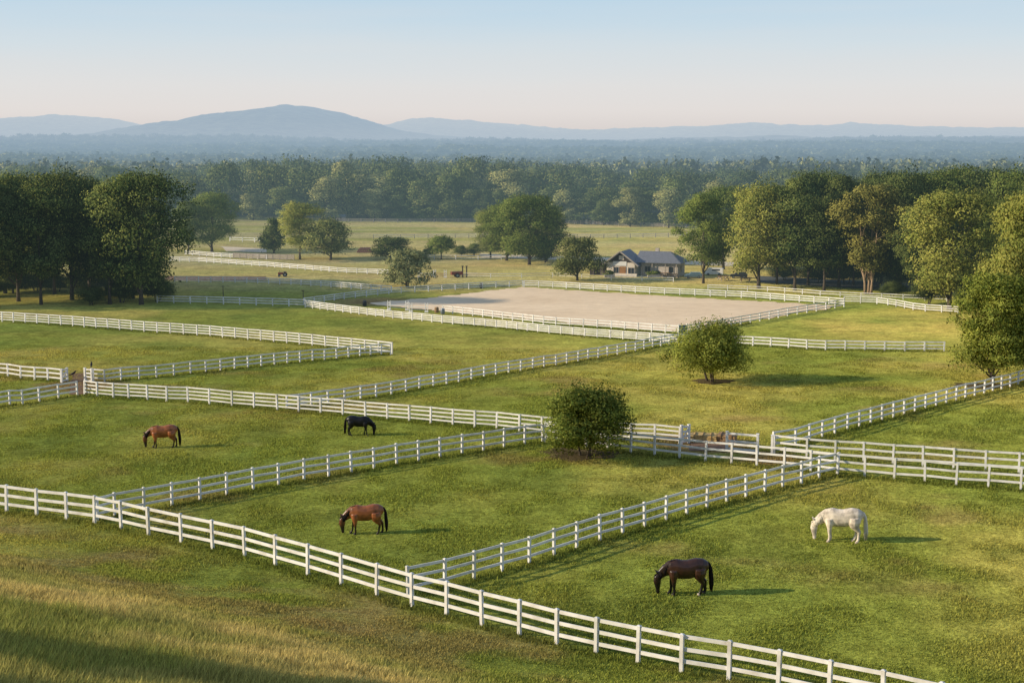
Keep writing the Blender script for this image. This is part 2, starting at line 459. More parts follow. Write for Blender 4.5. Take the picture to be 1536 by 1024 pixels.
# ------------------------------------------------------------------ ground sheet
GREEN = np.array([.305, .335, .060]); YEL = np.array([.62, .50, .125]); DEEP = np.array([.18, .22, .044])
BROWN = np.array([.40, .265, .110]); STRAW = np.array([.66, .52, .19]); PALE = np.array([.56, .47, .20])
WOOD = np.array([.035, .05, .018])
def tone(x, y):
    """pasture colour at a ground point"""
    x = np.asarray(x, float); y = np.asarray(y, float)
    z = ground(x, y)
    n1 = fbm(x / 14 + 4, y / 17 + 2, 4); n2 = fbm(x / 3.5 + 31, y / 4 + 12, 3); n3 = fbm(x / 60 + 9, y / 40 + 5, 3)
    def L(a, b, t): return a * (1 - t[..., None]) + b * t[..., None]
    c = L(np.broadcast_to(GREEN, x.shape + (3,)), np.broadcast_to(YEL, x.shape + (3,)), np.clip(sstep(.40, .72, n1) * .6 + sstep(90, 190, y) * .28 * sstep(.3, .6, n3), 0, 1))
    c = L(c, np.broadcast_to(DEEP, x.shape + (3,)), sstep(.50, .75, n2) * .45)
    c = L(c, np.broadcast_to(BROWN, x.shape + (3,)), sstep(.60, .80, fbm(x / 6 + 51, y / 5 + 2, 4)) * .42 * (1 - sstep(120, 200, y)))
    # worn earth at the gateways
    for gx, gy, gr_ in WORN:
        q = np.hypot(x - gx, (y - gy)) / gr_ + .9 * (fbm(x / 1.6, y / 1.6, 3) - .5)
        c = L(c, np.broadcast_to(BROWN * .85, x.shape + (3,)), (1 - sstep(.45, 1.1, q)) * .85)
    # long bands in the far meadow
    band = sstep(.42, .60, fbm(x / 210 + 2, y / 8 + 7, 2))
    far = sstep(205, 250, y)
    c = L(c, np.broadcast_to(PALE, x.shape + (3,)), far * (.15 + .75 * band))
    c = L(c, np.broadcast_to(STRAW, x.shape + (3,)), far * sstep(.55, .7, fbm(x / 160 + 7, y / 12 + 1, 2)) * .6)
    # hillside in front: browned mown strip at its foot, straw-coloured long grass above
    d = hill_d(x, y) + 2.5 * (fbm(x / 5 + 2, y / 5 + 3, 3) - .5)
    strip = sstep(.5, 4, d) * (1 - sstep(9, 13, d))
    c = L(c, np.broadcast_to(BROWN * np.array([1.05, 1.12, 1.1]), x.shape + (3,)), strip * sstep(.36, .62, fbm(x / 4.5 + 8, y / 3 + 6, 4)) * .6)
    up = sstep(9.5, 13, d)
    lush = np.clip(sstep(.42, .66, fbm(x / 4 + 12, y / 4 + 1, 4)) * .75 + sstep(15.5, 21, d) * .7, 0, 1)
    hc = L(np.broadcast_to(STRAW * 1.0, x.shape + (3,)), np.broadcast_to(GREEN * np.array([.92, .92, 1.15]), x.shape + (3,)), lush)
    c = L(c, hc, up)
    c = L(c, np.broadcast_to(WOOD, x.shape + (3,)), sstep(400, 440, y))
    return c
WORN = [(*W(116, 578)[:2], 4.5), (*W(1062, 668)[:2], 4.0), (*W(1040, 660)[:2], 3.), (*W(560, 452)[:2], 7), (*W(1150, 686)[:2], 2.5), (*W(690, 412)[:2], 7)]
ys = np.concatenate([np.arange(-90, 20, 5.), np.arange(20, 112, .7), np.geomspace(112, 450, 190), np.geomspace(456, 9000, 70)])
us = np.linspace(-1, 1, 321)
Yg, Ug = np.meshgrid(ys, us, indexing='ij')
Xg = Ug * (45 + .5 * np.maximum(Yg, 0) + .35 * np.maximum(Yg - 1500, 0))
Zg = ground(Xg, Yg)
vv = np.stack([Xg.ravel(), Yg.ravel(), Zg.ravel()], 1)
nr_, nc_ = Xg.shape
ii = np.arange(nr_ - 1)[:, None] * nc_ + np.arange(nc_ - 1)[None]
ff = np.stack([ii, ii + 1, ii + 1 + nc_, ii + nc_], -1).reshape(-1, 4)
me = np_mesh('ground', vv, ff, tone(Xg.ravel(), Yg.ravel()), mat=M['pasture'], cname='tone', smooth=True)
tag(link('ground', me), kind='structure')

def sheet(name, corners, mat, lift=.05, nu=40, nv=40, rough=0.):
    """ground-hugging sheet over four ground corners"""
    A, B, C_, D = [np.array(c[:2]) for c in corners]
    u, v = np.meshgrid(np.linspace(0, 1, nu), np.linspace(0, 1, nv))
    u, v = u.ravel()[:, None], v.ravel()[:, None]
    p = A * (1 - u) * (1 - v) + B * u * (1 - v) + C_ * u * v + D * (1 - u) * v
    if rough:
        e = np.minimum(np.minimum(u, 1 - u), np.minimum(v, 1 - v))[:, 0] < 1e-6
        p = p + (np.stack([fbm(p[:, 0] * .9, p[:, 1] * .9, 3), fbm(p[:, 0] * .9 + 50, p[:, 1] * .9, 3)], 1) - .5) * rough * e[:, None]
    z = ground(p[:, 0], p[:, 1]) + lift
    i = np.arange(nv - 1)[:, None] * nu + np.arange(nu - 1)[None]
    f = np.stack([i, i + 1, i + 1 + nu, i + nu], -1).reshape(-1, 4)
    o = link(name, np_mesh(name, np.hstack([p, z[:, None]]), f, mat=mat, smooth=True))
    return tag(o, kind='structure')
sheet('riding_arena', [W(552, 456), W(1020, 498), W(1262, 459), W(786, 431)], M['sand'], .06, 120, 120, 2.6)
sheet('path', [W(104, 592), W(127, 592), W(128, 560), W(108, 560)], M['dirt'], .05, 14, 14, .9)
sheet('path', [W(1030, 676), W(1092, 678), W(1085, 652), W(1034, 650)], M['dirt'], .05, 14, 14, 1.2)
sheet('dirt_track', [W(235, 420), W(400, 421), W(400, 415), W(235, 414)], M['dirt'], .05, 30, 8, 1.5)
sheet('lane', [W(720, 386), W(1110, 400), W(1110, 394), W(720, 381)], M['gravel'], .05, 60, 6, .8)
sheet('parking_lane', [W(1140, 424), W(1440, 442), W(1420, 428), W(1140, 414)], M['asphalt'], .05, 50, 8, .8)
sheet('far_lane', [W(340, 377), W(400, 379), W(400, 373), W(330, 370)], M['gravel'], .05, 20, 6, .8)

# ------------------------------------------------------------------ fences
def post_mesh(h, w=.15):
    return MB().box((0, 0, (h - .12) / 2), (w, w, h + .12)).mesh('post')
def cap_mesh(h, w=.19):
    m = MB().box((0, 0, h + .012), (w, w, .03)); m.box((0, 0, h + .042), (w * .96, w * .96, .03), taper=.3)
    return m.mesh('cap')
PM = {}
FENCE_LINES = []
def respace(pts, spacing):
    """ground points along a pixel polyline at a constant real spacing"""
    P = []
    for (a, b) in zip(pts[:-1], pts[1:]):
        for k in range(24):
            t = k / 24; P.append(W(a[0] + (b[0] - a[0]) * t, a[1] + (b[1] - a[1]) * t))
    P.append(W(*pts[-1]))
    L = [0.]
    for a, b in zip(P[:-1], P[1:]): L.append(L[-1] + (b - a).length)
    n = max(2, round(L[-1] / spacing) + 1); out = []; j = 0
    for k in range(n):
        s = L[-1] * k / (n - 1)
        while j < len(P) - 2 and L[j + 1] < s: j += 1
        t = (s - L[j]) / max(1e-6, L[j + 1] - L[j]); q = P[j].lerp(P[j + 1], t)
        out.append(Vector((q.x, q.y, gz(q.x, q.y))))
    return out
def fence(label, pts, h=1.37, rails=3, spacing=None, caps=False, mat='white', post_w=.125, rail_h=None, name='rail_fence', cat='fence', group='white board fences dividing the paddocks', dx=0.):
    P = respace(pts, spacing) if spacing else [W(*p) for p in pts]
    root = empty(name, P[0]); tag(root, label, cat, group)
    key = (round(h, 2), post_w)
    if key not in PM: PM[key] = (post_mesh(h, post_w), cap_mesh(h, post_w + .025))
    pm, cm = PM[key]
    if not pm.materials: pm.materials.append(M[mat]); cm.materials.append(M[mat])
    FENCE_LINES.append(P)
    rnd = random.Random(len(label) * 31 + len(P))
    zoff = [rnd.uniform(-.02, .02) for _ in P]
    for i, p in enumerate(P):
        d = P[min(i + 1, len(P) - 1)] - P[max(i - 1, 0)]
        o = link('post', pm, root); o.location = p - P[0] + Vector((0, 0, zoff[i]))
        o.rotation_euler = (rnd.uniform(-.028, .028), rnd.uniform(-.028, .028), math.atan2(d.y, d.x) + rnd.uniform(-.03, .03))
        if caps: link('cap', cm, o)
    lev = {2: (.90, .45), 3: (.945, .62, .295), 4: (.955, .72, .48, .24)}[rails]
    if rail_h is None: rail_h = .105 if rails == 4 else .125
    for f in lev:
        m = MB()
        for i in range(len(P) - 1):
            for _ in (0,):
                a = P[i] - P[0] + Vector((0, 0, h * f + zoff[i] + rnd.uniform(-.014, .014)))
                b = P[i + 1] - P[0] + Vector((0, 0, h * f + zoff[i + 1] + rnd.uniform(-.014, .014)))
                m.bar(a, b, .045, rail_h)
        m.build('rail', M[mat], root)
    return root

front = [(-38, 761), (10, 767), (55, 773), (100, 779), (142, 785), (182, 793), (223, 803), (272, 813), (319, 823), (367, 834), (413, 848), (462, 862), (512, 877), (565, 893), (618, 909), (670, 923), (723, 938), (779, 952), (835, 966), (894, 980), (957, 994), (1022, 1008), (1093, 1019), (1167, 1033), (1243, 1049), (1324, 1067), (1410, 1086), (1500, 1107), (1590, 1128)]
fence('long three rail white fence with capped posts along the foot of the near hillside', front, 1.49, 3, caps=True, post_w=.14, rail_h=.15)
fence('white fence from the near fence past the dark brown horse, casting a wide shadow',
      [(612, 893), (667, 880), (711, 868), (753, 856), (794, 845), (831, 832), (865, 821), (900, 810), (934, 800), (967, 790), (999, 780), (1030, 771), (1060, 762), (1090, 753), (1119, 746), (1147, 738), (1174, 731), (1202, 725), (1228, 717), (1256, 711)], 1.34, 3, caps=True)
fence('three rail fence from the left of the near fence to the round dark bush',
      [(146, 781), (172, 774), (216, 766), (258, 758), (300, 750), (340, 742), (380, 734), (418, 727), (456, 720), (493, 714), (527, 708), (561, 702), (595, 696), (628, 691), (660, 686), (693, 681), (725, 676), (756, 671), (787, 666), (814, 663)], 1.30, 3, caps=True)
fence('four rail fence behind the black horse and the round dark bush',
      [(127, 592), (146, 595), (170, 597), (193, 598), (221, 600), (250, 602), (282, 603), (314, 606), (348, 609), (381, 612), (416, 615), (448, 618), (481, 620), (514, 623), (548, 626), (581, 629), (614, 632), (646, 635), (679, 638), (712, 641), (745, 643), (779, 647), (813, 650), (846, 653), (879, 656), (912, 658), (946, 661), (982, 663), (1019, 666)], 1.25, 4)
fence('three rail fence from the round dark bush to the right edge behind the white horse',
      [(818, 663), (846, 667), (879, 671), (911, 674), (946, 679), (982, 683), (1019, 687), (1058, 692), (1097, 695), (1135, 699), (1176, 703), (1216, 707), (1256, 712), (1297, 715), (1341, 719), (1387, 723), (1434, 727), (1482, 730), (1531, 734), (1582, 738)], 1.36, 3)
fence('white three rail fence at right, just behind another parallel fence by the gateway',
      [(1161, 681), (1210, 687), (1252, 690), (1295, 693), (1339, 696), (1384, 699), (1430, 703), (1478, 706), (1528, 710), (1580, 714)], 1.33, 3)
fence('white three rail fence climbing to the right edge under the leafy tree',
      [(1160, 674), (1193, 668), (1214, 661), (1233, 655), (1252, 650), (1271, 644), (1289, 639), (1306, 635), (1323, 630), (1340, 626), (1356, 622), (1372, 617), (1388, 613), (1404, 609), (1419, 605), (1434, 601), (1448, 597), (1462, 594), (1476, 591), (1489, 587), (1502, 584), (1515, 581), (1527, 577), (1540, 573), (1553, 570)], 1.22, 3)
fence('long white fence crossing the middle pasture diagonally to the arena corner',
      [(430, 613), (448, 611), (467, 608), (492, 605), (517, 602), (541, 598), (564, 595), (587, 591), (609, 587), (629, 583), (650, 579), (670, 576), (688, 573), (707, 569), (726, 565), (744, 562), (763, 559), (781, 556), (799, 553), (816, 550), (834, 548), (850, 545), (867, 542), (882, 539), (897, 537), (911, 534), (926, 532), (939, 529), (953, 527), (966, 524), (979, 521), (991, 519), (1004, 517), (1016, 515)], 1.10, 3)
fence('four rail fence from the left edge below the dark grove to the open pasture',
      [(-30, 480), (14, 483), (106, 489), (207, 497), (310, 504), (433, 515), (512, 523), (588, 531)], 1.25, 4, spacing=1.9)
fence('white rail fence in shade from the left gateway to the open pasture corner',
      [(140, 572), (157, 573), (182, 570), (209, 568), (235, 566), (261, 563), (286, 560), (309, 558), (331, 556), (352, 553), (372, 551), (392, 549), (412, 547), (431, 545), (450, 543), (469, 541), (487, 540), (505, 538), (523, 536), (540, 534), (556, 533), (572, 532), (586, 532)], 1.15, 3)
fence('short white fence at the left edge ending at the gateway with a bare path', [(-12, 563), (12, 565), (31, 568), (52, 570), (72, 571), (92, 573)], 1.2, 3)
fence('shaded white fence at the left edge below the gateway with a bare path', [(-20, 613), (15, 607), (34, 606), (59, 602), (88, 597), (116, 593)], 1.2, 3)
fence('white rail fence across the pasture right of the small lit tree', [(1022, 515), (1050, 515), (1112, 518), (1231, 525), (1300, 526), (1369, 527), (1416, 527)], 1.05, 3, spacing=2.0, post_w=.14)
FARG = 'far white fences around the arena and meadows'
fence('outer white fence along the near side of the sand arena', [(458, 461), (520, 469), (586, 477), (657, 484), (748, 492), (814, 499), (881, 505), (947, 510), (1016, 515)], .98, 4, spacing=1.75, group=FARG, post_w=.13, rail_h=.12)
fence('inner white fence at the near edge of the sand arena', [(664, 469), (720, 475), (821, 487), (917, 493), (1019, 501)], 1.0, 3, spacing=1.9, group=FARG, post_w=.12, rail_h=.12)
fence('white fence along the shaded right side of the sand arena', [(1030, 501), (1100, 489), (1180, 474), (1266, 460)], 1.08, 3, spacing=2.6, group=FARG, post_w=.14)
fence('white fence along the back of the sand arena in front of the house', [(786, 430), (822, 431), (969, 440), (1119, 447), (1266, 458)], 1.0, 3, spacing=2.4, group=FARG, post_w=.13, rail_h=.14)
fence('white fence bending down to the right behind the arena under the light green tree', [(1266, 454), (1324, 456), (1350, 461), (1377, 466), (1437, 470)], .95, 3, spacing=2.4, group=FARG, post_w=.13)
fence('thin white fence on the grass below the right hand tree trunks', [(1062, 434), (1150, 437), (1237, 444), (1347, 449), (1420, 452)], .8, 2, spacing=3.0, group=FARG, post_w=.11, rail_h=.1)
fence('shaded white fence along the back left side of the arena', [(456, 457), (520, 448), (592, 440), (690, 434), (784, 429)], .95, 3, spacing=2.4, group=FARG, post_w=.13, rail_h=.12)
fence('shaded white fence running out of the dark grove to the arena', [(236, 454), (330, 456), (400, 458), (458, 460)], 1.05, 3, spacing=2.6, group=FARG, post_w=.13)
fence('white fence from the dark grove bending past the red tractor', [(262, 423), (363, 424), (440, 427), (512, 432), (587, 438)], .95, 3, spacing=2.1, group=FARG, post_w=.13, rail_h=.13)
fence('white fence from the dark grove to the pale willow like tree', [(255, 392), (300, 393), (400, 400), (512, 409), (582, 412)], .9, 3, spacing=2.1, group=FARG, post_w=.13, rail_h=.14)
fence('pale fence under the hazy tree right of the dark grove', [(278, 382), (330, 386), (400, 389)], .9, 3, spacing=2.2, group=FARG, post_w=.13, rail_h=.13)
fence('weathered brown plank fence between the hazy tree and the meadow trees', [(350, 387), (400, 389), (441, 390)], 1.0, 4, spacing=1.6, mat='timber_grey', post_w=.14, rail_h=.2, group='weathered timber fences')
fence('low white fence on the grass in front of the house', [(690, 416), (760, 417), (840, 416), (900, 419), (1010, 423)], .8, 2, spacing=5.0, group=FARG, post_w=.1, rail_h=.07)
fence('white fence behind the small umbrella shaped tree', [(620, 388), (700, 390), (752, 390)], .9, 2, spacing=4, group=FARG, post_w=.12, rail_h=.1)
fence('faint white fence crossing the far straw coloured meadow', [(560, 358), (700, 357), (840, 358), (940, 357), (1040, 355)], 1.0, 2, spacing=3.2, group=FARG, post_w=.14, rail_h=.07)
fence('pale fence along the far wood edge', [(505, 333), (600, 334), (720, 333), (850, 336), (1030, 342)], 1.0, 3, spacing=3.5, mat='timber_grey', group=FARG, post_w=.2, rail_h=.12)
fence('short pale fence on the far left meadow beside the lane', [(345, 362), (375, 363), (400, 364)], 1.0, 2, spacing=3, group=FARG, post_w=.15, rail_h=.14)

# gates
def gate(label, pts, h, rails, brace=True):
    P = [W(*p) for p in pts]; root = empty('field_gate', P[0]); tag(root, label, 'gate', 'white paddock gates')
    d = (P[1] - P[0]); rz = math.atan2(d.y, d.x)
    for p in P:
        m = MB().box((0, 0, h / 2 - .03), (.15, .15, h + .06)); m.box((0, 0, h + .02), (.19, .19, .04))
        o = m.build('gate_post', M['white'], root); o.location = p - P[0]; o.rotation_euler.z = rz
    for k in range(rails):
        z = h * (.14 + .78 * k / (rails - 1))
        MB().bar(Vector((0, 0, z)), d + Vector((0, 0, z)), .05, .13).build('bar', M['white'], root)
    if brace:
        MB().bar(Vector((0, -.03, h * .16)), d + Vector((0, -.03, h * .9)), .035, .09).build('brace', M['white'], root)
    return root
gate('narrow white ladder gate right of the bare path at left', [(128, 573), (138, 574)], 1.25, 4, False)
gate('narrow white gate left of the bare path, bars weathered', [(93, 574), (101, 572)], 1.2, 4)
gate('narrow white gate left of the hay bales', [(1022, 666), (1033, 665)], 1.3, 4, True)
gate('low white gate between the hay bales and the right fences', [(1090, 676), (1136, 680), (1158, 682)], 1.3, 3, False)

# ------------------------------------------------------------------ horses
def remesh(mb, voxel, smooth_it):
    me = mb.mesh('body'); o = bpy.data.objects.new('tmp', me); COL.objects.link(o)
    r = o.modifiers.new('r', 'REMESH'); r.mode = 'VOXEL'; r.voxel_size = voxel
    s = o.modifiers.new('s', 'SMOOTH'); s.factor = .5; s.iterations = smooth_it
    dg = bpy.context.evaluated_depsgraph_get()
    res = bpy.data.meshes.new_from_object(o.evaluated_get(dg))
    bpy.data.objects.remove(o)
    res.polygons.foreach_set('use_smooth', [True] * len(res.polygons)); res.name = 'body'
    return res
def horse(label, px, py, height_px, yaw, coat_m, hair_m, hoof_ms, legs, thin=1., group=None, fat=1., neck=0.):
    """grazing horse; faces -x before yaw; legs = foot x offsets (front near, front far, hind near, hind far)"""
    base = W(px, py)
    s = height_px * base.y / F / 1.56 * 1.02
    root = empty('horse', base, yaw); root.scale = (s, s, s)
    tag(root, label, 'horse', group)
    b = MB(); n = 16
    secs = [(-.90, .99, .10, .08), (-.80, 1.04, .24, .17), (-.62, 1.10, .385, .24), (-.44, 1.12, .425, .275), (-.2, 1.085, .41, .305 * fat), (.1, 1.085, .41, .32 * fat), (.32, 1.16, .395, .32), (.48, 1.22, .36, .31), (.66, 1.225, .32, .285), (.81, 1.195, .25, .225), (.91, 1.15, .13, .13)]
    b.tube([(x, 0, z) for x, z, _, _ in secs], [(hh, hw) for _, _, hh, hw in secs], n, flat=1)
    # neck and head, lowered to the grass
    b.tube([(-.42, 0, 1.22), (-.66, 0, 1.18), (-.86, 0, 1.06), (-1.03, 0, .92 - neck), (-1.15, 0, .80 - neck)], [(.30, .19), (.30, .175), (.255, .14), (.205, .11), (.15, .09)], n, flat=1)
    b.tube([(-1.16, 0, .90 - neck), (-1.20, 0, .76 - neck), (-1.215, 0, .58 - neck), (-1.20, 0, .40 - neck * .8), (-1.185, 0, .23 - neck * .4), (-1.18, 0, .11), (-1.178, 0, .06)], [(.08, .06), (.15, .10), (.165, .105), (.12, .08), (.088, .062), (.082, .066), (.045, .05)], n, flat=1)
    hl = []
    for (sy, fx, hx) in ((-1, legs[0], legs[2]), (1, legs[1], legs[3])):
        y = .155 * sy
        b.tube([(-.55, y * .8, 1.05), (-.55, y, .84), (-.54 + fx * .25, y, .66), (-.545 + fx * .5, y, .47), (-.535 + fx * .72, y, .30), (-.53 + fx * .88, y, .15), (-.555 + fx, y, .07), (-.57 + fx, y, .01)],
               [.20, .18, .118, .078 * thin, .054 * thin, .062 * thin, .058 * thin, .068 * thin], 10)
        b.tube([(.52, y * .75, 1.12), (.54, y * .95, .92), (.56 + hx * .1, y, .78), (.66 + hx * .3, y, .63), (.765 + hx * .5, y, .51), (.745 + hx * .75, y, .32), (.735 + hx * .9, y, .16), (.70 + hx, y, .07), (.685 + hx, y, .01)],
               [.29, .285, .22, .128, .084 * thin, .06 * thin, .065 * thin, .06 * thin, .07 * thin], 10)
        hl += [(-.575 + fx, y), (.68 + hx, y)]
        # ears
        b.tube([(-1.16, .05 * sy, .90 - neck), (-1.24, .07 * sy, .99 - neck), (-1.33, .085 * sy, 1.09 - neck)], [.05, .048, .012], 8)
    body = link('body', remesh(b, .02, 12), root); body.data.materials.append(coat_m)
    for k, (x, y) in enumerate(hl):
        m = MB().tube([(x - .02, y, -.02), (x - .005, y, .05), (x + .01, y, .085)], [.075 * thin, .068 * thin, .055 * thin], 10)
        m.build('hoof', hoof_ms[k % len(hoof_ms)], root, True)
    for sy in (-1, 1):
        m = MB(); m.tube([(-1.29, .088 * sy, .66 - neck), (-1.275, .098 * sy, .655 - neck), (-1.26, .09 * sy, .65 - neck)], [.008, .02, .008], 8)
        m.build('eye', M['eye'], root, True)
    # mane: overlapping locks along the crest, falling to the near side; a forelock between the ears
    rnd = random.Random(int(px))
    m = MB()
    crest = [Vector((-.50, 0, 1.49)), Vector((-.66, 0, 1.45)), Vector((-.86, 0, 1.29)), Vector((-1.02, 0, 1.09 - neck)), Vector((-1.13, 0, .95 - neck)), Vector((-1.20, 0, .93 - neck))]
    for i in range(34):
        t = i / 33 * (len(crest) - 1); k = min(int(t), len(crest) - 2); c = crest[k].lerp(crest[k + 1], t - k)
        sd = -1 if rnd.random() < .8 else 1
        dn = rnd.uniform(.16, .30)
        m.tube([c + Vector((.02, 0, -.01)), c + Vector((-.01, .05 * sd, .005)), c + Vector((.03 + .1 * (dn - .16), .13 * sd, -dn * .55)), c + Vector((.04 + .2 * (dn - .16), .135 * sd, -dn))], [.03, .045, .04, .008], 6)
    for i in range(5):
        m.tube([(-1.19, rnd.uniform(-.03, .03), .93 - neck), (-1.31, rnd.uniform(-.04, .04), .86 - neck), (-1.345, rnd.uniform(-.05, .05), .70 - neck)], [.022, .026, .006], 6)
    m.build('mane', hair_m, root, True)
    m = MB()
    for i in range(16):
        ox, oy = rnd.uniform(-.05, .05), rnd.uniform(-.055, .055); e = rnd.uniform(.08, .24)
        m.tube([(.82, oy * .3, 1.36), (.92, oy * .6, 1.35), (1.0 + ox * .3, oy, 1.16), (1.03 + ox * .8, oy * 1.2, .80), (1.05 + ox, oy * 1.3, .48), (1.05 + ox, oy, e)], [.036, .05, .056, .058, .05, .008], 6)
    m.build('tail', hair_m, root, True)
    return root
hb, hp = M['hoof'], M['hoof_pale']
horse('dark brown horse with a thick black tail grazing in the near right paddock', 1029, 891, 57, R(2), M['brown_black'], M['hair_black'], [hb, hp, hb, hb], (.02, -.10, -.16, .10), 1.12, 'grazing horses', 1.05)
horse('cream white horse grazing near the right edge', 1262, 812, 53, R(-10), M['grey'], M['hair_white'], [hp], (.0, .08, -.02, -.16), 1.05, 'grazing horses', 1.0)
horse('bay horse grazing in the paddock behind the near fence, left of centre', 549, 800, 46, R(4), M['bay'], M['hair_black'], [hb], (.02, -.20, -.08, .14), .92, 'grazing horses')
horse('smaller bay horse at far left, grazing between two cross fences', 246, 671, 35, R(8), M['bay2'], M['hair_black'], [hb], (.06, -.14, -.10, .1), .9, 'grazing horses', .95, -.03)
horse('black horse grazing beside the four rail fence, head to the right', 538, 653, 30.5, R(180 - 4), M['black'], M['hair_black'], [hb], (.12, -.14, .1, -.12), .85, 'grazing horses', .95, 0)

# ------------------------------------------------------------------ trees
def crown_arrays(seed, h, w, cb, n_lobes, n_leaves, leaf, shape='oval', lobe_r=.17, sparse=0., flat=.85):
    """leaf quads spread over many lobes; returns verts, faces, colors, normals, lobe centres"""
    r = np.random.default_rng(seed)
    ch = h - cb
    t = r.random(n_lobes) * .94 + .03
    if shape == 'oval': prof = np.sin(np.pi * np.clip(t * .86 + .10, 0, 1)) ** .62
    elif shape == 'cone': prof = np.clip(1.08 - t, 0, 1) ** .75 * np.clip(t * 6 + .4, 0, 1)
    elif shape == 'dome': prof = np.sqrt(np.clip(1 - (t * .97) ** 2.2, 0, 1)) * np.clip(t * 5 + .72, 0, 1)
    elif shape == 'ball': prof = np.sqrt(np.clip(1 - (1.9 * t - .88) ** 2, 0, 1))
    elif shape == 'vase': prof = np.clip(.30 + 1.1 * t, 0, 1) * np.sqrt(np.clip(1.02 - t ** 5, 0, 1))
    ang = np.arange(n_lobes) * 2.39996 + r.random(n_lobes) * .8
    lop = 1 + .16 * np.sin(ang * 1 + r.random() * 6) + .14 * np.sin(ang * 3 + r.random() * 6) + r.normal(size=n_lobes) * .13
    rr = np.sqrt(r.random(n_lobes)) * .5 + .42
    lr = w * lobe_r * (.55 + .8 * r.random(n_lobes))
    rad = np.maximum(prof * lop * w / 2 * rr - lr * .35, 0)
    cz = cb + t * ch; cz = np.minimum(cz, h - lr * flat * (.55 + .5 * r.random(n_lobes)))
    if shape == 'ball': cz = np.maximum(cz, cb + lr * .5); rad = rad * (1 + .27 * r.normal(size=n_lobes)); cz = cz + .05 * h * r.normal(size=n_lobes) * (t > .5)
    c = np.stack([np.cos(ang) * rad, np.sin(ang) * rad, cz], 1)
    pr = lr ** 2; pr /= pr.sum()
    k = r.choice(n_lobes, n_leaves, p=pr)
    d = r.normal(size=(n_leaves, 3)); d /= np.linalg.norm(d, axis=1)[:, None]
    low = d[:, 2] < (-.35 if shape != 'ball' else -2)
    d[low, 2] *= -.6
    d /= np.linalg.norm(d, axis=1)[:, None]
    # ragged sub-clumps: radius modulated by direction
    sh = 1 + .20 * np.sin(d[:, 0] * 7 + k) * np.sin(d[:, 1] * 6 + k * 2.1) + .16 * np.sin(d[:, 2] * 9 + k * 1.3)
    rad_l = lr[k] * (1 - .55 * r.random(n_leaves) ** 2.2) * sh
    p = c[k] + d * rad_l[:, None] * np.array([1, 1, flat])
    p += r.normal(size=p.shape) * leaf * .35
    stray = r.random(n_leaves) < (.15 if shape == 'ball' else .09)
    p[stray] += d[stray] * lr[k][stray][:, None] * (.55 if shape == 'ball' else .32) * r.random((int(stray.sum()), 1))
    nrm = d * .95 + r.normal(size=d.shape) * .25 + (p - np.array([0, 0, cb + ch * .45])) / np.array([w, w, ch]) * .5
    nrm /= np.linalg.norm(nrm, axis=1)[:, None]
    g = d + r.normal(size=d.shape) * .8; g /= np.linalg.norm(g, axis=1)[:, None]
    a = np.cross(g, r.normal(size=d.shape)); a /= np.linalg.norm(a, axis=1)[:, None]
    b = np.cross(g, a)
    L = leaf * (.55 + .9 * r.random(n_leaves))[:, None]
    v = np.stack([p - a * L * .6, p - b * L * .34 + a * L * .05, p + a * L * .65, p + b * L * .34 + a * L * .05], 1).reshape(-1, 3)
    f = np.arange(n_leaves * 4).reshape(-1, 4)
    br = np.clip(.45 + .28 * r.normal(size=n_leaves) + .22 * (r.random(n_lobes)[k] - .5) * 2, 0, 1)
    col = np.repeat(np.stack([br, r.random(n_leaves), r.random(n_leaves)], 1), 4, 0)
    return v, f, col, np.repeat(nrm, 4, 0), c
def trunk_mb(seed, h, w, cb, centres, r0, stems=1, spread=.0, limbs=12):
    rnd = random.Random(seed); m = MB()
    for s in range(stems):
        a0 = rnd.uniform(0, 6.28) + s * 6.28 / max(stems, 1)
        bx, by = math.cos(a0) * spread, math.sin(a0) * spread
        tx, ty = bx * 3.2, by * 3.2
        top = cb + (h - cb) * .62
        path = []; rad = []
        for k in range(7):
            t = k / 6
            path.append((bx + (tx - bx) * t + rnd.uniform(-1, 1) * .02 * h * t, by + (ty - by) * t + rnd.uniform(-1, 1) * .02 * h * t, -.15 + t * top))
            rad.append(r0 * (1.35 if k == 0 else 1) * (1 - .78 * t))
        m.tube(path, rad, 8)
        cs = sorted(centres, key=lambda c: (c[0] - tx) ** 2 + (c[1] - ty) ** 2 + rnd.random() * w)
        step = max(1, len(cs) // max(1, limbs // stems))
        for c in cs[::step][:limbs // stems + 1]:
            z0 = max(cb * .55, min(c[2] - .22 * h, top * .9)); q = (z0 + .15) / top; q = max(0, min(1, q))
            k = min(5, int(q * 6)); a = Vector(path[k]).lerp(Vector(path[k + 1]), q * 6 - k)
            e = Vector(c); mid = a.lerp(e, .5) + Vector((0, 0, .03 * h)) + Vector((rnd.uniform(-1, 1), rnd.uniform(-1, 1), 0)) * .03 * w
            rr = r0 * (1 - .78 * q) * .55
            m.tube([a, mid, e], [rr, rr * .6, rr * .15], 6)
    return m
VAR = {}
def variant(key, h, w, cb, n_lobes, n_leaves, leaf, shape='oval', lobe_r=.17, r0=.3, stems=1, spread=0., limbs=12, flat=.85, seed=None):
    sd = seed if seed is not None else sum(ord(c) * (i + 3) for i, c in enumerate(key))
    v, f, c, n, cen = crown_arrays(sd, h, w, cb, n_lobes, n_leaves, leaf, shape, lobe_r, flat=flat)
    cr = np_mesh('crown', v, f, c, n, mat=M['f_mid'])
    tr = trunk_mb(sd, h, w, cb, [tuple(q) for q in cen], r0, stems, spread, limbs).mesh('trunk', True)
    tr.materials.append(M['bark'])
    VAR[key] = (cr, tr, h, w)
variant('oak_a', 17, 13, 2.2, 56, 29000, .27, lobe_r=.185)
variant('oak_b', 17, 13, 2.0, 52, 29000, .27, lobe_r=.20)
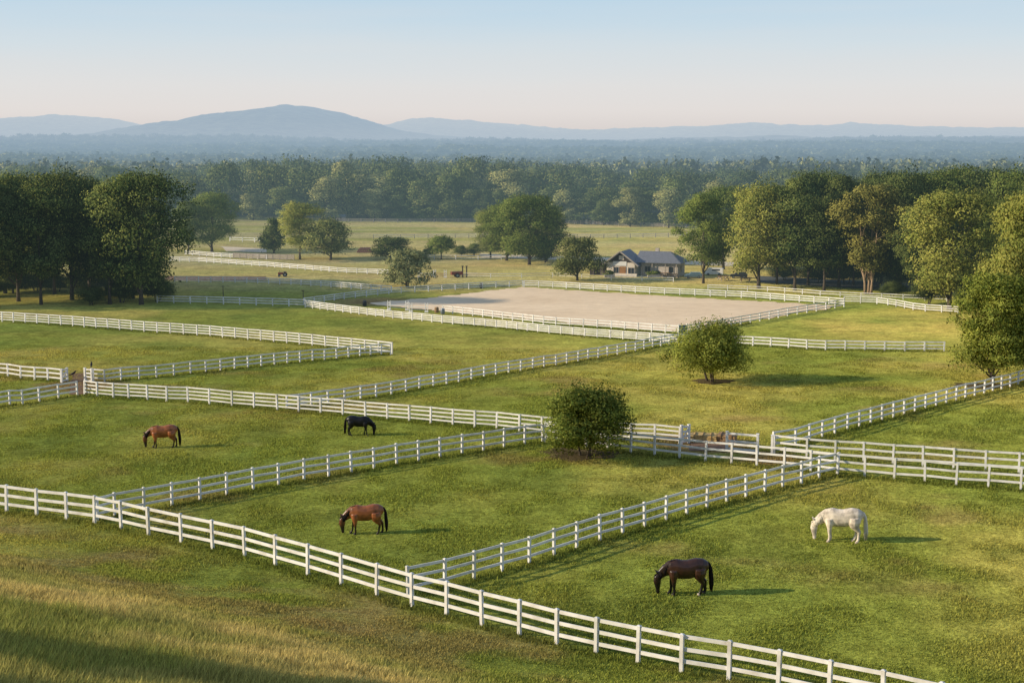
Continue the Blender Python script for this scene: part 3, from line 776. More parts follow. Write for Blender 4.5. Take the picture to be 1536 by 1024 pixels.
variant('oak_c', 17, 12, 3.0, 64, 26000, .26, lobe_r=.172, r0=.26)
variant('tall_a', 17, 9, 3.0, 48, 21000, .25, lobe_r=.21, r0=.24)
variant('tall_b', 17, 9, 3.8, 44, 21000, .25, lobe_r=.225, r0=.22)
variant('dense', 15, 14, 1.0, 60, 32000, .27, 'dome', .17, r0=.35)
variant('vase', 16, 11, 3.4, 84, 19000, .26, 'vase', .125, r0=.17, stems=3, spread=.5, limbs=30)
variant('cone', 7, 6, .8, 44, 7000, .26, 'cone', .17, r0=.16)
variant('round', 7, 8.5, 1.1, 46, 9500, .25, 'dome', .17, r0=.2, stems=2, spread=.2)
variant('willow', 6, 7.5, .7, 60, 6500, .26, 'dome', .13, r0=.14, stems=3, spread=.35)
variant('umbrella', 4, 5.5, 1.2, 34, 5000, .22, 'dome', .19, r0=.14)
variant('shrub_a', 5, 6, 1.15, 46, 30000, .125, 'ball', .175, r0=.085, stems=4, spread=.34, limbs=20)
variant('shrub_b', 5, 6.6, 1.45, 42, 28000, .125, 'ball', .175, r0=.11, stems=3, spread=.5, limbs=20)
variant('leafy', 11, 10, 1.2, 60, 34000, .18, 'oval', .155, r0=.2, limbs=18)
variant('far_a', 17, 12, 1.0, 30, 7000, .46, lobe_r=.21, r0=.25, limbs=5)
variant('far_b', 17, 10, 1.4, 26, 7000, .46, lobe_r=.23, r0=.25, limbs=5)
variant('far_c', 17, 13, .6, 34, 7000, .46, 'dome', lobe_r=.2, r0=.25, limbs=5)
def put_tree(key, loc, h, w, mat, label, name='tree', cat='tree', group=None, bark='bark', rz=None):
    cr, tr, vh, vw = VAR[key]
    root = empty(name, loc, random.uniform(0, 6.28) if rz is None else rz); root.scale = (w / vw, w / vw, h / vh)
    tag(root, label, cat, group)
    for nm, me, mt in (('trunk', tr, M[bark]), ('crown', cr, M[mat])):
        o = link(nm, me, root)
        o.material_slots[0].link = 'OBJECT'; o.material_slots[0].material = mt
    return root
def tree(key, bx, by, ty, wpx, mat, label, **kw):
    p = W(bx, by)
    return put_tree(key, p, (by - ty) * p.y / F * 1.03, wpx * p.y / F, mat, label, **kw)
# dark grove at the left
G = 'trees of the dark grove at left'
tree('oak_a', 212, 457, 263, 140, 'f_dark', 'tallest dark tree at the right end of the left grove, with low boughs', group=G)
tree('oak_b', 108, 450, 268, 118, 'f_dark', 'broad dark tree in the middle of the left grove', group=G)
tree('oak_c', 28, 452, 272, 118, 'f_dark', 'dark tree with bare lower trunk at the left edge of the grove', group=G)
for a in ((165, 456, 283, 88, 'tall_a'), (62, 457, 282, 92, 'tall_b'), (-42, 458, 266, 130, 'oak_b'), (134, 443, 276, 105, 'oak_c'), (8, 440, 267, 110, 'oak_a'), (82, 441, 270, 90, 'tall_a'), (185, 445, 280, 80, 'tall_b'), (-95, 462, 262, 130, 'oak_a'), (40, 430, 274, 95, 'oak_b'), (110, 428, 280, 95, 'oak_c'), (160, 430, 290, 90, 'oak_b'), (-20, 432, 270, 100, 'tall_a'), (215, 434, 300, 70, 'tall_a'), (200, 448, 330, 90, 'oak_b')):
    tree(a[4], *a[:4], 'f_dark', 'dark tree standing deep in the left grove among larger crowns', group=G)
for a in ((180, 454, 425, 60), (236, 452, 418, 52), (140, 457, 432, 46), (20, 440, 412, 70), (85, 438, 415, 60), (120, 440, 410, 60), (165, 436, 405, 60), (-15, 445, 420, 60), (55, 436, 412, 50), (205, 440, 408, 55)):
    tree('shrub_b', *a, 'f_dark', 'dark bush growing under the trees of the left grove', name='bush', cat='bush', group='bushes under the left grove')
tree('oak_b', 318, 378, 294, 84, 'f_mid', 'hazy round tree standing free just right of the dark grove')
tree('tall_a', 283, 381, 305, 50, 'f_mid', 'slim hazy tree half hidden behind the dark grove')
# meadow trees
tree('cone', 411, 380, 330, 46, 'f_dark', 'small dark pointed tree at the left of the meadow trio')
tree('tall_b', 450, 389, 306, 64, 'f_light', 'tall pale green tree in the middle of the meadow trio')
tree('round', 494, 390, 331, 80, 'f_olive', 'low round tree, the right one of the meadow trio')
tree('round', 588, 390, 357, 66, 'f_dark', 'low wide dark bush in the meadow behind the willow like tree', name='bush', cat='bush')
tree('umbrella', 662, 389, 357, 48, 'f_mid', 'small umbrella shaped tree on a thin trunk in the meadow')
tree('willow', 612, 431, 377, 76, 'f_willow', 'grey green willow like tree beside the left arena corner')
G = 'tall trees clustered in the central meadow'
tree('oak_b', 760, 391, 311, 86, 'f_mid', 'left tree of the tall central cluster', group=G)
tree('oak_a', 794, 397, 295, 100, 'f_mid', 'tallest tree of the central cluster, several trunks beneath it', group=G)
tree('oak_a', 736, 388, 316, 58, 'f_olive', 'shorter pale tree at the left edge of the central cluster', group=G)
tree('oak_b', 820, 392, 314, 56, 'f_dark', 'narrow dark tree at the right edge of the central cluster', group=G)
tree('round', 866, 421, 358, 76, 'f_olive', 'round olive green tree beside the house')
tree('round', 817, 394, 364, 44, 'f_dark', 'dark bush between the central trees and the round olive tree', name='bush', cat='bush')
for a in ((692, 384, 369, 24), (712, 383, 366, 30), (640, 386, 374, 20)):
    tree('round', *a, 'f_dark', 'tiny dark bush near the white meadow fence', name='bush', cat='bush', group='tiny bushes by the meadow fence')
# right grove
G = 'trees of the right grove'
tree('oak_c', 1055, 425, 297, 84, 'f_mid', 'dark green tree on a single trunk just right of the house', group=G)
tree('oak_b', 1138, 432, 284, 116, 'f_light', 'broad light green tree with a double trunk, left in the right grove', group=G)
tree('tall_a', 1192, 435, 274, 92, 'f_dark', 'tall dark tree right of the broad light green tree', group=G)
tree('tall_b', 1236, 437, 298, 84, 'f_dark', 'dark tree on a thin bare trunk left of the golden tree', group=G)
tree('vase', 1303, 441, 284, 124, 'f_gold', 'golden leaved tree with pale forking trunks', group=G, bark='pale_bark')
tree('oak_a', 1424, 464, 289, 150, 'f_light', 'large light green tree with boughs down to the fence at right', group=G)
tree('tall_b', 1165, 426, 296, 70, 'f_light', 'light green tree behind the double trunked tree', group=G)
for a in ((1212, 428, 268, 84, 'oak_c', 'f_dark'), (1258, 431, 270, 84, 'tall_a', 'f_dark'), (1350, 436, 268, 104, 'oak_b', 'f_dark'), (1400, 432, 262, 110, 'oak_a', 'f_mid'), (1464, 434, 264, 110, 'oak_c', 'f_dark'), (1530, 440, 266, 120, 'oak_b', 'f_mid'), (1280, 428, 276, 70, 'tall_b', 'f_dark'), (1322, 426, 262, 90, 'oak_a', 'f_dark'), (1575, 445, 270, 110, 'oak_a', 'f_dark'), (1376, 446, 310, 70, 'tall_b', 'f_dark'), (1235, 420, 268, 110, 'oak_b', 'f_mid'), (1430, 424, 260, 120, 'oak_c', 'f_mid'), (1500, 428, 262, 120, 'oak_a', 'f_mid'), (1165, 415, 284, 90, 'oak_a', 'f_dark')):
    tree(a[4], *a[:4], a[5], 'dark tree at the back of the right grove, seen between nearer crowns', group=G)
tree('oak_c', 1085, 404, 286, 92, 'f_mid', 'hazy tree behind the house, left edge of the right grove', group=G)
tree('dense', 1530, 500, 300, 130, 'f_light', 'yellow green tree cut by the right edge above the leafy tree', group=G)
tree('leafy', 1488, 578, 414, 146, 'f_shrub_light', 'near leafy tree at the right edge beside the climbing fence')
tree('leafy', 1545, 568, 425, 96, 'f_shrub', 'slim leafy tree cut off by the right edge')
for a in ((1390, 456, 420, 50), (1340, 446, 424, 36), (1450, 470, 430, 50), (1225, 424, 398, 60), (1270, 426, 396, 60), (1310, 424, 392, 60), (1350, 430, 396, 60), (1390, 440, 392, 70), (1440, 446, 396, 70), (1490, 456, 400, 70), (1530, 470, 410, 60), (1180, 420, 400, 44)):
    tree('shrub_b', *a, 'f_dark', 'dark bush at the foot of the right grove', name='bush', cat='bush', group='bushes at the foot of the right grove')
# two planted shrubs with mulch
def mulch(px, py, rx, ry):
    c = W(px, py); n = 40; m = MB()
    rings = []
    for k, (f, z) in enumerate(((1, .0), (.8, .07), (.4, .11), (.02, .12))):
        for i in range(n):
            a = 2 * math.pi * i / n; q = f * (1 + .16 * math.sin(3 * a + 1) + .12 * math.sin(7 * a) + .13 * random.uniform(-1, 1))
            x, y = math.cos(a) * rx * q, math.sin(a) * ry * q
            m.v.append((x, y, gz(c.x + x, c.y + y) - c.z + z))
    for k in range(3):
        for i in range(n): m.f.append((k * n + i, k * n + (i + 1) % n, (k + 1) * n + (i + 1) % n, (k + 1) * n + i))
    m.f.append(tuple(3 * n + i for i in range(n)))
    o = m.build('mulch_bed', M['mulch'], None, True); o.location = c
    return tag(o, kind='structure')
mulch(866, 681, 2.6, 2.0); mulch(1068, 572, 1.8, 1.6); mulch(1478, 579, 2.6, 2.0)
tree('shrub_a', 877, 686, 584, 134, 'f_shrub', 'round dark green bush in a mulch ring against the fences', name='bush', cat='bush', rz=.6)
tree('shrub_b', 1071, 573, 488, 120, 'f_shrub_light', 'small lit tree with several stems in the open middle pasture', name='tree', cat='tree', rz=2.2)
# trees left of the frame throw the long shadows over the hillside
for (x, y, h, w, key) in ((-34, 36.0, 9, 8, 'oak_b'), (-28, 28.5, 9, 8, 'oak_c'), (-24, 21, 9, 8, 'oak_a')):
    put_tree(key, (x, y, gz(x, y)), h, w, 'f_dark', 'tree on the hillside beyond the left edge', group='trees beyond the left edge')

# wood edge beyond the meadow: individual trees, then the wood itself
wr = random.Random(3)
keys = ['far_a', 'far_b', 'far_c']
def wood_top(px):
    return np.interp(px, [-50, 200, 340, 440, 560, 690, 760, 860, 1000, 1100], [250, 250, 252, 246, 243, 246, 256, 262, 262, 262])
pxs = -30
while pxs < 1090:
    by = float(np.interp(pxs, [0, 400, 620, 850, 1050], [305, 322, 331, 334, 340])) + wr.uniform(-.8, .8)
    p = W(pxs, by); top = wood_top(pxs) + wr.uniform(-1, 36)
    if wr.random() < .25: top += 14
    pale = wr.random() < .22
    put_tree(wr.choice(keys), p, (by - top) * p.y / F, wr.uniform(38, 84) * p.y / F, 'f_far_pale' if pale else 'f_far',
             'pale tree at the edge of the far hazy wood' if pale else 'dark tree at the edge of the far hazy wood', group='trees along the far wood edge', rz=wr.uniform(0, 6.28))
    pxs += wr.uniform(13, 24)
for k, (px_, by_, ty_, w_, mt_) in enumerate(((490, 331, 267, 58, 'f_far_pale'), (650, 331, 275, 60, 'f_far_pale'), (717, 331, 276, 46, 'f_far_pale'), (600, 331, 292, 40, 'f_far'), (562, 331, 284, 44, 'f_far_pale'),
        (845, 336, 284, 44, 'f_far_pale'), (945, 340, 283, 48, 'f_far_pale'), (1003, 342, 284, 46, 'f_far_pale'), (905, 338, 300, 40, 'f_far'), (430, 331, 282, 52, 'f_far'), (380, 330, 290, 44, 'f_far_pale'), (685, 332, 298, 34, 'f_far'))):
    p = W(px_, by_)
    put_tree(keys[k % 3], p, (by_ - ty_) * p.y / F, w_ * p.y / F, mt_, 'pale tree standing in front of the far hazy wood' if mt_ == 'f_far_pale' else 'small dark tree standing in front of the far hazy wood', group='trees in front of the far wood')
# the wood behind, one mass
def forest(name, label, rows, key_params, mat, seed):
    r = np.random.default_rng(seed); V = []; Fc = []; Cc = []; Nn = []; k0 = 0
    protos = [crown_arrays(500 + i + seed, 1, *key_params) for i in range(5)]
    for row in rows:
        x, y, h, w = row[:4]; z0 = row[4] if len(row) > 4 else gz(x, y)
        v, f, c, n, _ = protos[r.integers(5)]
        a = r.random() * 6.28; ca, sa = math.cos(a), math.sin(a)
        q = v * np.array([w, w, h]); q = np.stack([q[:, 0] * ca - q[:, 1] * sa + x, q[:, 0] * sa + q[:, 1] * ca + y, q[:, 2] + z0], 1)
        m = np.stack([n[:, 0] * ca - n[:, 1] * sa, n[:, 0] * sa + n[:, 1] * ca, n[:, 2]], 1)
        cc = c.copy(); cc[:, 0] = np.clip(cc[:, 0] * (.5 + r.random() * .9), 0, 1)
        V.append(q); Fc.append(f + k0); Cc.append(cc); Nn.append(m); k0 += len(v)
    o = link(name, np_mesh(name, np.vstack(V), np.vstack(Fc), np.vstack(Cc), np.vstack(Nn), mat=mat))
    return tag(o, label, 'wood', kind='stuff')
fr = np.random.default_rng(21)
rows = []
for y in np.arange(414, 575, 9.5):
    half = .40 * y + 20
    for x in np.arange(-half, half, 10.5):
        xx, yy = x + fr.uniform(-3, 3), y + fr.uniform(-3, 3)
        h = fr.uniform(9.5, 16.8) - 3.0 * float(sstep(-.05, .08, xx / yy)) - 3.0 * float(1 - sstep(-.26, -.17, xx / yy))
        rows.append((xx, yy, h, fr.uniform(11, 18)))
forest('far_wood', 'hazy mass of mixed trees filling the valley behind the meadow', rows, (1, .05, 20, 1350, .042, 'oval', .225), M['f_far'], 1)
rows = []
y = 585.
while y < 2300:
    half = .40 * y + 20; step = 10 + (y - 640) * .016
    for x in np.arange(-half, half, step):
        rows.append((x + fr.uniform(-.4, .4) * step, y + fr.uniform(-.4, .4) * step, fr.uniform(14, 18), step * fr.uniform(1.3, 1.8)))
    y += step * 1.05
distant_rows = rows

# ------------------------------------------------------------------ hills on the horizon
def hills(profile, y0, depth, amp, seed):
    """wooded ridge whose skyline follows (pixel x, pixel y) at distance y0"""
    xs = np.linspace(-.47 * y0, .47 * y0, 360); n = 36
    px = 768 + F * xs / y0
    pr = np.array(profile, float)
    top = HC + (HORIZON - np.interp(px, pr[:, 0], pr[:, 1])) * y0 / F
    k = np.hanning(19); k /= k.sum(); top = np.convolve(np.pad(top, 9, 'edge'), k, 'valid')
    V = []
    for j in range(n):
        t = j / (n - 1); s = math.sin(t * math.pi / 2 * 1.35) if t < .74 else math.cos((t - .74) / .26 * 1.2)
        yy = y0 - depth * (.74 - t)
        zz = -14 + (top + 14) * max(0., s)
        zz = zz + amp * (fbm(xs / 160 + seed, np.full_like(xs, yy / 160), 4) - .5) * s + amp * .22 * (fbm(xs / 22 + seed, np.full_like(xs, yy / 22), 2) - .5)
        V.append(np.stack([xs, np.full_like(xs, yy), zz], 1))
    V = np.vstack(V); nx = len(xs)
    i = np.arange(n - 1)[:, None] * nx + np.arange(nx - 1)[None]
    f = np.stack([i, i + 1, i + 1 + nx, i + nx], -1).reshape(-1, 4)
    tag(link('hills', np_mesh('hills', V, f, mat=M['hill'], smooth=True)), kind='structure')
    return V
hills([(-200, 190), (0, 181), (60, 176), (140, 175), (190, 180), (240, 190), (300, 214), (520, 214), (560, 195), (600, 182), (640, 178), (700, 183), (800, 192), (900, 197), (1000, 192), (1080, 188), (1130, 186), (1200, 189), (1240, 186), (1300, 188), (1400, 194), (1536, 194), (1800, 200)], 6800, 1800, 34, 3)
hills([(-200, 216), (130, 212), (200, 198), (250, 189), (300, 182), (340, 174), (390, 166), (430, 163), (470, 166), (510, 173), (560, 186), (620, 200), (680, 208), (760, 213), (900, 215), (1050, 216), (1800, 216)], 4300, 1500, 30, 11)
hills([(-200, 217), (200, 216), (400, 213), (560, 211), (690, 208), (850, 213), (1000, 210), (1150, 206), (1300, 205), (1450, 207), (1800, 203)], 3500, 900, 20, 31)
ridge = hills([(-200, 216), (0, 215), (120, 213), (300, 212), (420, 214), (560, 219), (700, 218), (800, 219), (900, 220), (1050, 219), (1200, 217), (1350, 216), (1450, 216), (1536, 217), (1800, 217)], 2700, 700, 12, 23)

for q in ridge[np.random.default_rng(6).random(len(ridge)) < .55]:
    distant_rows.append((q[0] + fr.uniform(-4, 4), q[1] + fr.uniform(-9, 9), fr.uniform(9, 17), fr.uniform(15, 26), q[2] - 4))
forest('distant_forest', 'blue hazed forest rolling away to the foot of the hills', distant_rows, (1, .05, 14, 200, .105, 'dome', .22), M['f_distant'], 2)

# ------------------------------------------------------------------ house
hp_ = W(963, 413.5)
house = empty('house', hp_, R(-20)); tag(house, 'low timber house with grey slate roofs and a front gable beyond the arena', 'house')
def hbox(name, c, size, mat, parent=house, **k): return MB().box(c, size).build(name, M[mat], parent, **k)
K = 1.0
# main hall under the hipped roof (right)
wl = MB(); wl.box((3.2, 1.8, 1.15), (6.4, 5.2, 2.5)); wl = wl.build('wall', M['stone'], house)
gw = MB(); gw.v = [(-5.6, -2.4, -.1), (-.6, -2.4, -.1), (-.6, -2.4, 2.3), (-3.1, -2.4, 4.15), (-5.6, -2.4, 2.3), (-5.6, 3.2, -.1), (-.6, 3.2, -.1), (-.6, 3.2, 2.3), (-3.1, 3.2, 4.15), (-5.6, 3.2, 2.3)]
gw.f = [(0, 1, 2, 3, 4), (9, 8, 7, 6, 5), (0, 5, 6, 1), (1, 6, 7, 2), (2, 7, 8, 3), (3, 8, 9, 4), (4, 9, 5, 0)]
gw.build('gable_wall', M['render_pale'], house)
gt = MB(); gt.v = [(-5.45, -2.46, 2.42), (-.75, -2.46, 2.42), (-3.1, -2.46, 4.12), (-5.45, -2.405, 2.42), (-.75, -2.405, 2.42), (-3.1, -2.405, 4.12)]
gt.f = [(0, 1, 2), (5, 4, 3), (0, 3, 4, 1), (1, 4, 5, 2), (2, 5, 3, 0)]
gt.build('gable_boarding', M['timber_dark'], house)
# roofs
def slab(m, quad, th=.14):
    q = [Vector(p) for p in quad]; nrm = (q[1] - q[0]).cross(q[2] - q[0]).normalized() * th
    k = len(m.v); n_ = len(q); m.v += [tuple(p) for p in q] + [tuple(p + nrm) for p in q]
    m.f += [tuple(k + i for i in range(n_)), tuple(k + n_ + i for i in range(n_ - 1, -1, -1))] + [(k + i, k + (i + 1) % n_, k + n_ + (i + 1) % n_, k + n_ + i) for i in range(n_)]
rf = MB()
slab(rf, [(-6.2, -3.1, 1.95), (-3.1, -3.1, 4.28), (-3.1, 3.4, 4.28), (-6.2, 3.4, 1.95)][::-1])
slab(rf, [(-3.1, -3.1, 4.283), (0.15, -3.1, 1.85), (0.15, 3.4, 1.85), (-3.1, 3.4, 4.283)][::-1])
g_roof = rf.build('gable_roof', M['slate'], house)
rf = MB()
e0, e1, d0, d1, zt, ze = -.9, 7.1, -1.5, 5.1, 4.0, 2.3
slab(rf, [(e0, d0, ze), (e1, d0, ze), (e1 - 2.6, 1.8, zt), (e0, 1.8, zt)])
slab(rf, [(e1, d0, ze), (e1, d1, ze), (e1 - 2.6, 1.8, zt + .001)])
slab(rf, [(e1, d1, ze), (e0, d1, ze), (e0, 1.8, zt), (e1 - 2.6, 1.8, zt + .002)])
rf.build('hip_roof', M['slate'], house)
hbox('chimney', (2.0, 2.6, 4.1), (.6, .6, 1.0), 'stone')
# barge boards, gable panels, plinth, openings
bb = MB(); bb.bar((-6.2, -3.14, 1.98), (-3.1, -3.14, 4.33), .06, .2); bb.bar((-3.1, -3.14, 4.33), (.15, -3.14, 1.9), .06, .2)
bb.build('barge_board', M['timber_grey'], house)
hbox('gable_panel', (-3.0, -2.47, 3.2), (.9, .06, .7), 'render_pale')
hbox('wall_panel', (-3.3, -2.44, 2.2), (2.4, .08, .75), 'car_white')
hbox('wall_panel', (-1.25, -2.44, 1.95), (1.2, .08, .8), 'render_pale')
hbox('wall_panel', (-4.95, -2.44, .9), (1.0, .08, 1.7), 'render_pale')
hbox('plinth', (-2.4, -2.62, .18), (4.4, .4, .7), 'render_pale')
def win(x, y, z, w, h, mat='glass', rz=0.):
    fm = MB()
    for (cx, cz, sx, sz) in ((0, h / 2, w + .14, .08), (0, -h / 2, w + .14, .08), (-w / 2, 0, .08, h), (w / 2, 0, .08, h), (0, 0, .05, h)): fm.box((cx, 0, cz), (sx, .1, sz))
    o = fm.build('window', M['timber_grey'], house); o.location = (x, y, z); o.rotation_euler.z = rz
    MB().box((0, .01, 0), (w, .04, h)).build('pane', M[mat], o)
win(-3.9, -2.46, 1.05, .9, 1.1); win(-1.25, -2.46, 1.0, 1.1, 1.1)
win(1.2, -.82, 1.25, 1.0, 1.0); win(5.3, -.82, 1.25, .9, 1.0); win(6.42, 1.5, 1.25, 1.0, 1.0, rz=R(90))
dr = hbox('door', (-2.75, -2.46, .95), (1.1, .07, 1.5), 'timber_warm'); MB().box((-2.35, -2.51, .9), (.06, .05, .14)).build('handle', M['dark_metal'], dr)
hbox('wall_panel', (3.4, -.84, .9), (1.6, .08, 1.6), 'stone')
for x in (0.4, 2.1, 4.4, 6.3): hbox('porch_post', (x, -1.3, 1.15), (.14, .14, 2.4), 'timber_grey')
# low left wing
hbox('wing', (-7.3, .6, .95), (3.4, 3.6, 2.1), 'timber_dark')
rf = MB(); slab(rf, [(-9.2, -1.5, 1.75), (-5.5, -1.5, 2.3), (-5.5, 2.7, 2.3), (-9.2, 2.7, 1.75)]); rf.build('wing_roof', M['slate'], house)
# shed beside the house
sp_ = W(901, 411); shed = empty('shed', sp_, R(10)); tag(shed, 'small dark shed with a pitched roof half hidden by the round olive tree', 'shed')
s_ = MB(); s_.v = [(-1.6, -1.6, -.1), (1.6, -1.6, -.1), (1.6, -1.6, 1.7), (0, -1.6, 2.5), (-1.6, -1.6, 1.7), (-1.6, 1.6, -.1), (1.6, 1.6, -.1), (1.6, 1.6, 1.7), (0, 1.6, 2.5), (-1.6, 1.6, 1.7)]
s_.f = list(gw.f); s_.build('wall', M['timber_dark'], shed)
rf = MB(); slab(rf, [(-1.9, -1.9, 1.6), (0, -1.9, 2.58), (0, 1.9, 2.58), (-1.9, 1.9, 1.6)][::-1]); slab(rf, [(0, -1.9, 2.583), (1.9, -1.9, 1.6), (1.9, 1.9, 1.6), (0, 1.9, 2.583)][::-1]); rf.build('roof', M['slate'], shed)
MB().box((0, -1.63, .75), (.9, .06, 1.5)).build('door', M['timber_grey'], shed)
# far stable at the wood edge
sp_ = W(893, 336); st = empty('stable', sp_, R(8)); st.scale = (.36, .5, .55); tag(st, 'long dark stable with pale roofs at the edge of the far wood', 'stable')
MB().box((0, 0, 1.5), (22, 7, 3.4)).build('wall', M['timber_dark'], st)
rf = MB(); slab(rf, [(-12, -4.2, 2.9), (-2.2, -4.2, 2.9), (-2.2, 0, 5.0), (-12, 0, 5.0)]); slab(rf, [(.5, -4.6, 3.0), (12, -4.6, 3.0), (12, 0, 5.3), (.5, 0, 5.3)]); rf.build('roof', M['steel_grey'], st)
for x in (-8, -3, 3, 8): MB().box((x, -3.53, 1.3), (1.6, .08, 2.4)).build('door', M['render_pale'], st)
sp_ = W(505, 331); st = empty('stable', sp_, R(-6)); st.scale = (.36, .4, .45); tag(st, 'pale low stable in front of the far wood left of centre', 'stable')
MB().box((0, 0, 1.3), (14, 5, 2.8)).build('wall', M['timber_grey'], st)
rf = MB(); slab(rf, [(-7.5, -3.2, 2.5), (7.5, -3.2, 2.5), (7.5, 0, 3.9), (-7.5, 0, 3.9)]); slab(rf, [(7.5, 3.2, 2.5), (-7.5, 3.2, 2.5), (-7.5, 0, 3.903), (7.5, 0, 3.903)]); rf.build('roof', M['steel_grey'], st)
for x in (-4, 0, 4): MB().box((x, -2.53, 1.1), (1.4, .08, 2.1)).build('door', M['timber_dark'], st)

# ------------------------------------------------------------------ vehicles and yard things
def wheel(parent, x, y, r, w=.22):
    t = MB().cyl((x, y - w / 2, r), (x, y + w / 2, r), r, 18).build('wheel', M['rubber'], parent)
    MB().cyl((x, y - w / 2 - .01, r), (x, y + w / 2 + .01, r), r * .55, 12).build('rim', M['steel_grey'], t)
def car(label, px, py, rz, mat, L=4.4, H=1.5, van=False):
    root = empty('van' if van else 'car', W(px, py), rz); tag(root, label, 'van' if van else 'car'); root.scale = (.66,) * 3
    w = 1.8; m = MB()
    prof = [(-L / 2, .35), (L / 2, .35), (L / 2, .8), (L * .44, .95), (L * .26, 1.0), (L * .14, H), (-L * .40, H), (-L * .48, .95), (-L / 2, .9)] if not van else \
           [(-L / 2, .35), (L / 2, .35), (L / 2, .95), (L * .43, 1.15), (L * .30, H), (-L * .48, H), (-L / 2, H * .9)]
    n = len(prof)
    for y in (-w / 2, w / 2):
        for x, z in prof: m.v.append((x, y * (.86 if z > 1.05 else 1), z))
    m.f = [tuple(range(n)), tuple(range(2 * n - 1, n - 1, -1))] + [(i, (i + 1) % n, n + (i + 1) % n, n + i) for i in range(n)]
    m.build('body', M[mat], root, bevel=.05)
    for s in (-1, 1):
        MB().box((-L * .12, s * w / 2 * .90, 1.18 if not van else 1.5), (L * .42, .06, H * .2)).build('window', M['glass'], root)
        for x in (-L * .31, L * .31): wheel(root, x, s * w * .45, .33)
        MB().box((L / 2 - .01, s * .62, .72), (.06, .3, .14)).build('headlight', M['car_white'], root)
    return root
car('white van parked under the trees right of the house', 1071, 413, R(165), 'car_white', 4.8, 1.95, True)
car('blue grey car parked beside the right end of the house', 1040, 417, R(175), 'car_blue')
car('dark car in the shade of the right grove near the picnic tables', 1108, 417, R(170), 'dark_metal')
car('pale grey car on the lane behind the golden tree', 1335, 436, R(10), 'steel_grey')
def tractor(label, px, py, rz):
    t = empty('tractor', W(px, py), rz); t.scale = (.6,) * 3; tag(t, label, 'tractor')
    MB().box((.55, 0, .95), (1.5, .65, .6)).build('bonnet', M['red'], t, bevel=.06)
    m = MB(); m.box((-.5, 0, .8), (1.0, .9, .5)); m.build('chassis', M['dark_metal'], t)
    MB().box((-.62, 0, 1.25), (.5, .55, .45)).build('seat', M['dark_metal'], t, bevel=.05)
    for s in (-1, 1):
        wheel(t, -.7, s * .62, .62, .32); wheel(t, .95, s * .5, .36, .2)
        MB().box((-.7, s * .62, 1.28), (.9, .34, .06)).build('mudguard', M['red'], t)
    MB().cyl((.85, .2, 1.2), (.85, .2, 1.9), .04, 8).build('exhaust', M['dark_metal'], t)
    MB().bar((-.15, 0, 1.2), (-.35, 0, 1.5), .05, .05).build('steering_column', M['dark_metal'], t)
tractor('small red tractor working the strip above the bending white fence', 424, 415, R(185))
def picnic(label, px, py, rz):
    t = empty('picnic_table', W(px, py), rz); tag(t, label, 'table', 'picnic tables in front of the house and grove')
    m = MB()
    for k in range(4): m.box((0, -.33 + k * .22, .75), (1.8, .2, .05))
    m.build('table_top', M['timber_warm'], t)
    for s in (-1, 1):
        MB().box((0, s * .75, .45), (1.8, .28, .05)).build('bench', M['timber_warm'], t)
        l = MB(); l.bar((.65 * s, -.75, 0), (.65 * s, -.2, .74), .08, .1); l.bar((.65 * s, .75, 0), (.65 * s, .2, .74), .08, .1); l.bar((.65 * s, -.8, .42), (.65 * s, .8, .42), .07, .1)
        l.build('leg', M['timber_grey'], t)
picnic('brown picnic table at the left under the light green tree', 1085, 421, R(20))
picnic('brown picnic table by the house wall, beside the stone panel', 998, 416, R(10))
picnic('brown picnic table at the foot of the double trunk', 1118, 423, R(-15))
picnic('brown picnic table at the right house corner', 1010, 418, R(40))
def hedge_planter(px, py, label, L):
    t = empty('planter', W(px, py), R(5)); tag(t, label, 'planter', 'planters before the house')
    MB().box((0, 0, .22), (L, .6, .5)).build('box', M['stone'], t)
    v, f, c, n, _ = crown_arrays(int(px), .8, 1.0, .1, 14, 500, .16, 'dome', .2)
    v = v * np.array([L, .8, 1]) + np.array([0, 0, .3])
    link('plant', np_mesh('plant', v, f, c, n, mat=M['f_mid']), t)
hedge_planter(981, 416, 'stone planter with green plants before the house wall', 2.2)
hedge_planter(914, 416, 'pale planter with green plants at the left wing of the house', 1.8)
# hay bales at the gateway
def bale(label, px0, px1, py, h, mat, d=1.1):
    a, b = W(px0, py), W(px1, py + 1.5); c = (a + b) / 2; c.z = gz(c.x, c.y)
    o = empty('hay_bale', c, math.atan2(b.y - a.y, b.x - a.x)); tag(o, label, 'hay bale', 'hay bales by the gateway')
    L = (b - a).length
    bm = bmesh.new(); bmesh.ops.create_cube(bm, size=1); bmesh.ops.subdivide_edges(bm, edges=bm.edges, cuts=7, use_grid_fill=True)
    for v in bm.verts:
        v.co = Vector((v.co.x * L, v.co.y * d, (v.co.z + .5) * h - .04))
        v.co += Vector((random.uniform(-1, 1), random.uniform(-1, 1), random.uniform(-1, 1))) * .035
    me = bpy.data.meshes.new('stack'); bm.to_mesh(me); bm.free(); me.materials.append(M[mat]); link('stack', me, o)
    tw = MB()
    for k in (-.3, 0, .3): tw.box((L * k, 0, h / 2 - .01), (.03, d + .09, h + .09))
    tw.build('twine', M['hay_dark'], o)
bale('long low brown hay stack right of the narrow gate', 1035, 1075, 662, .6, 'hay')
bale('shorter dark hay stack behind the low gate', 1077, 1104, 663, .65, 'hay_dark')
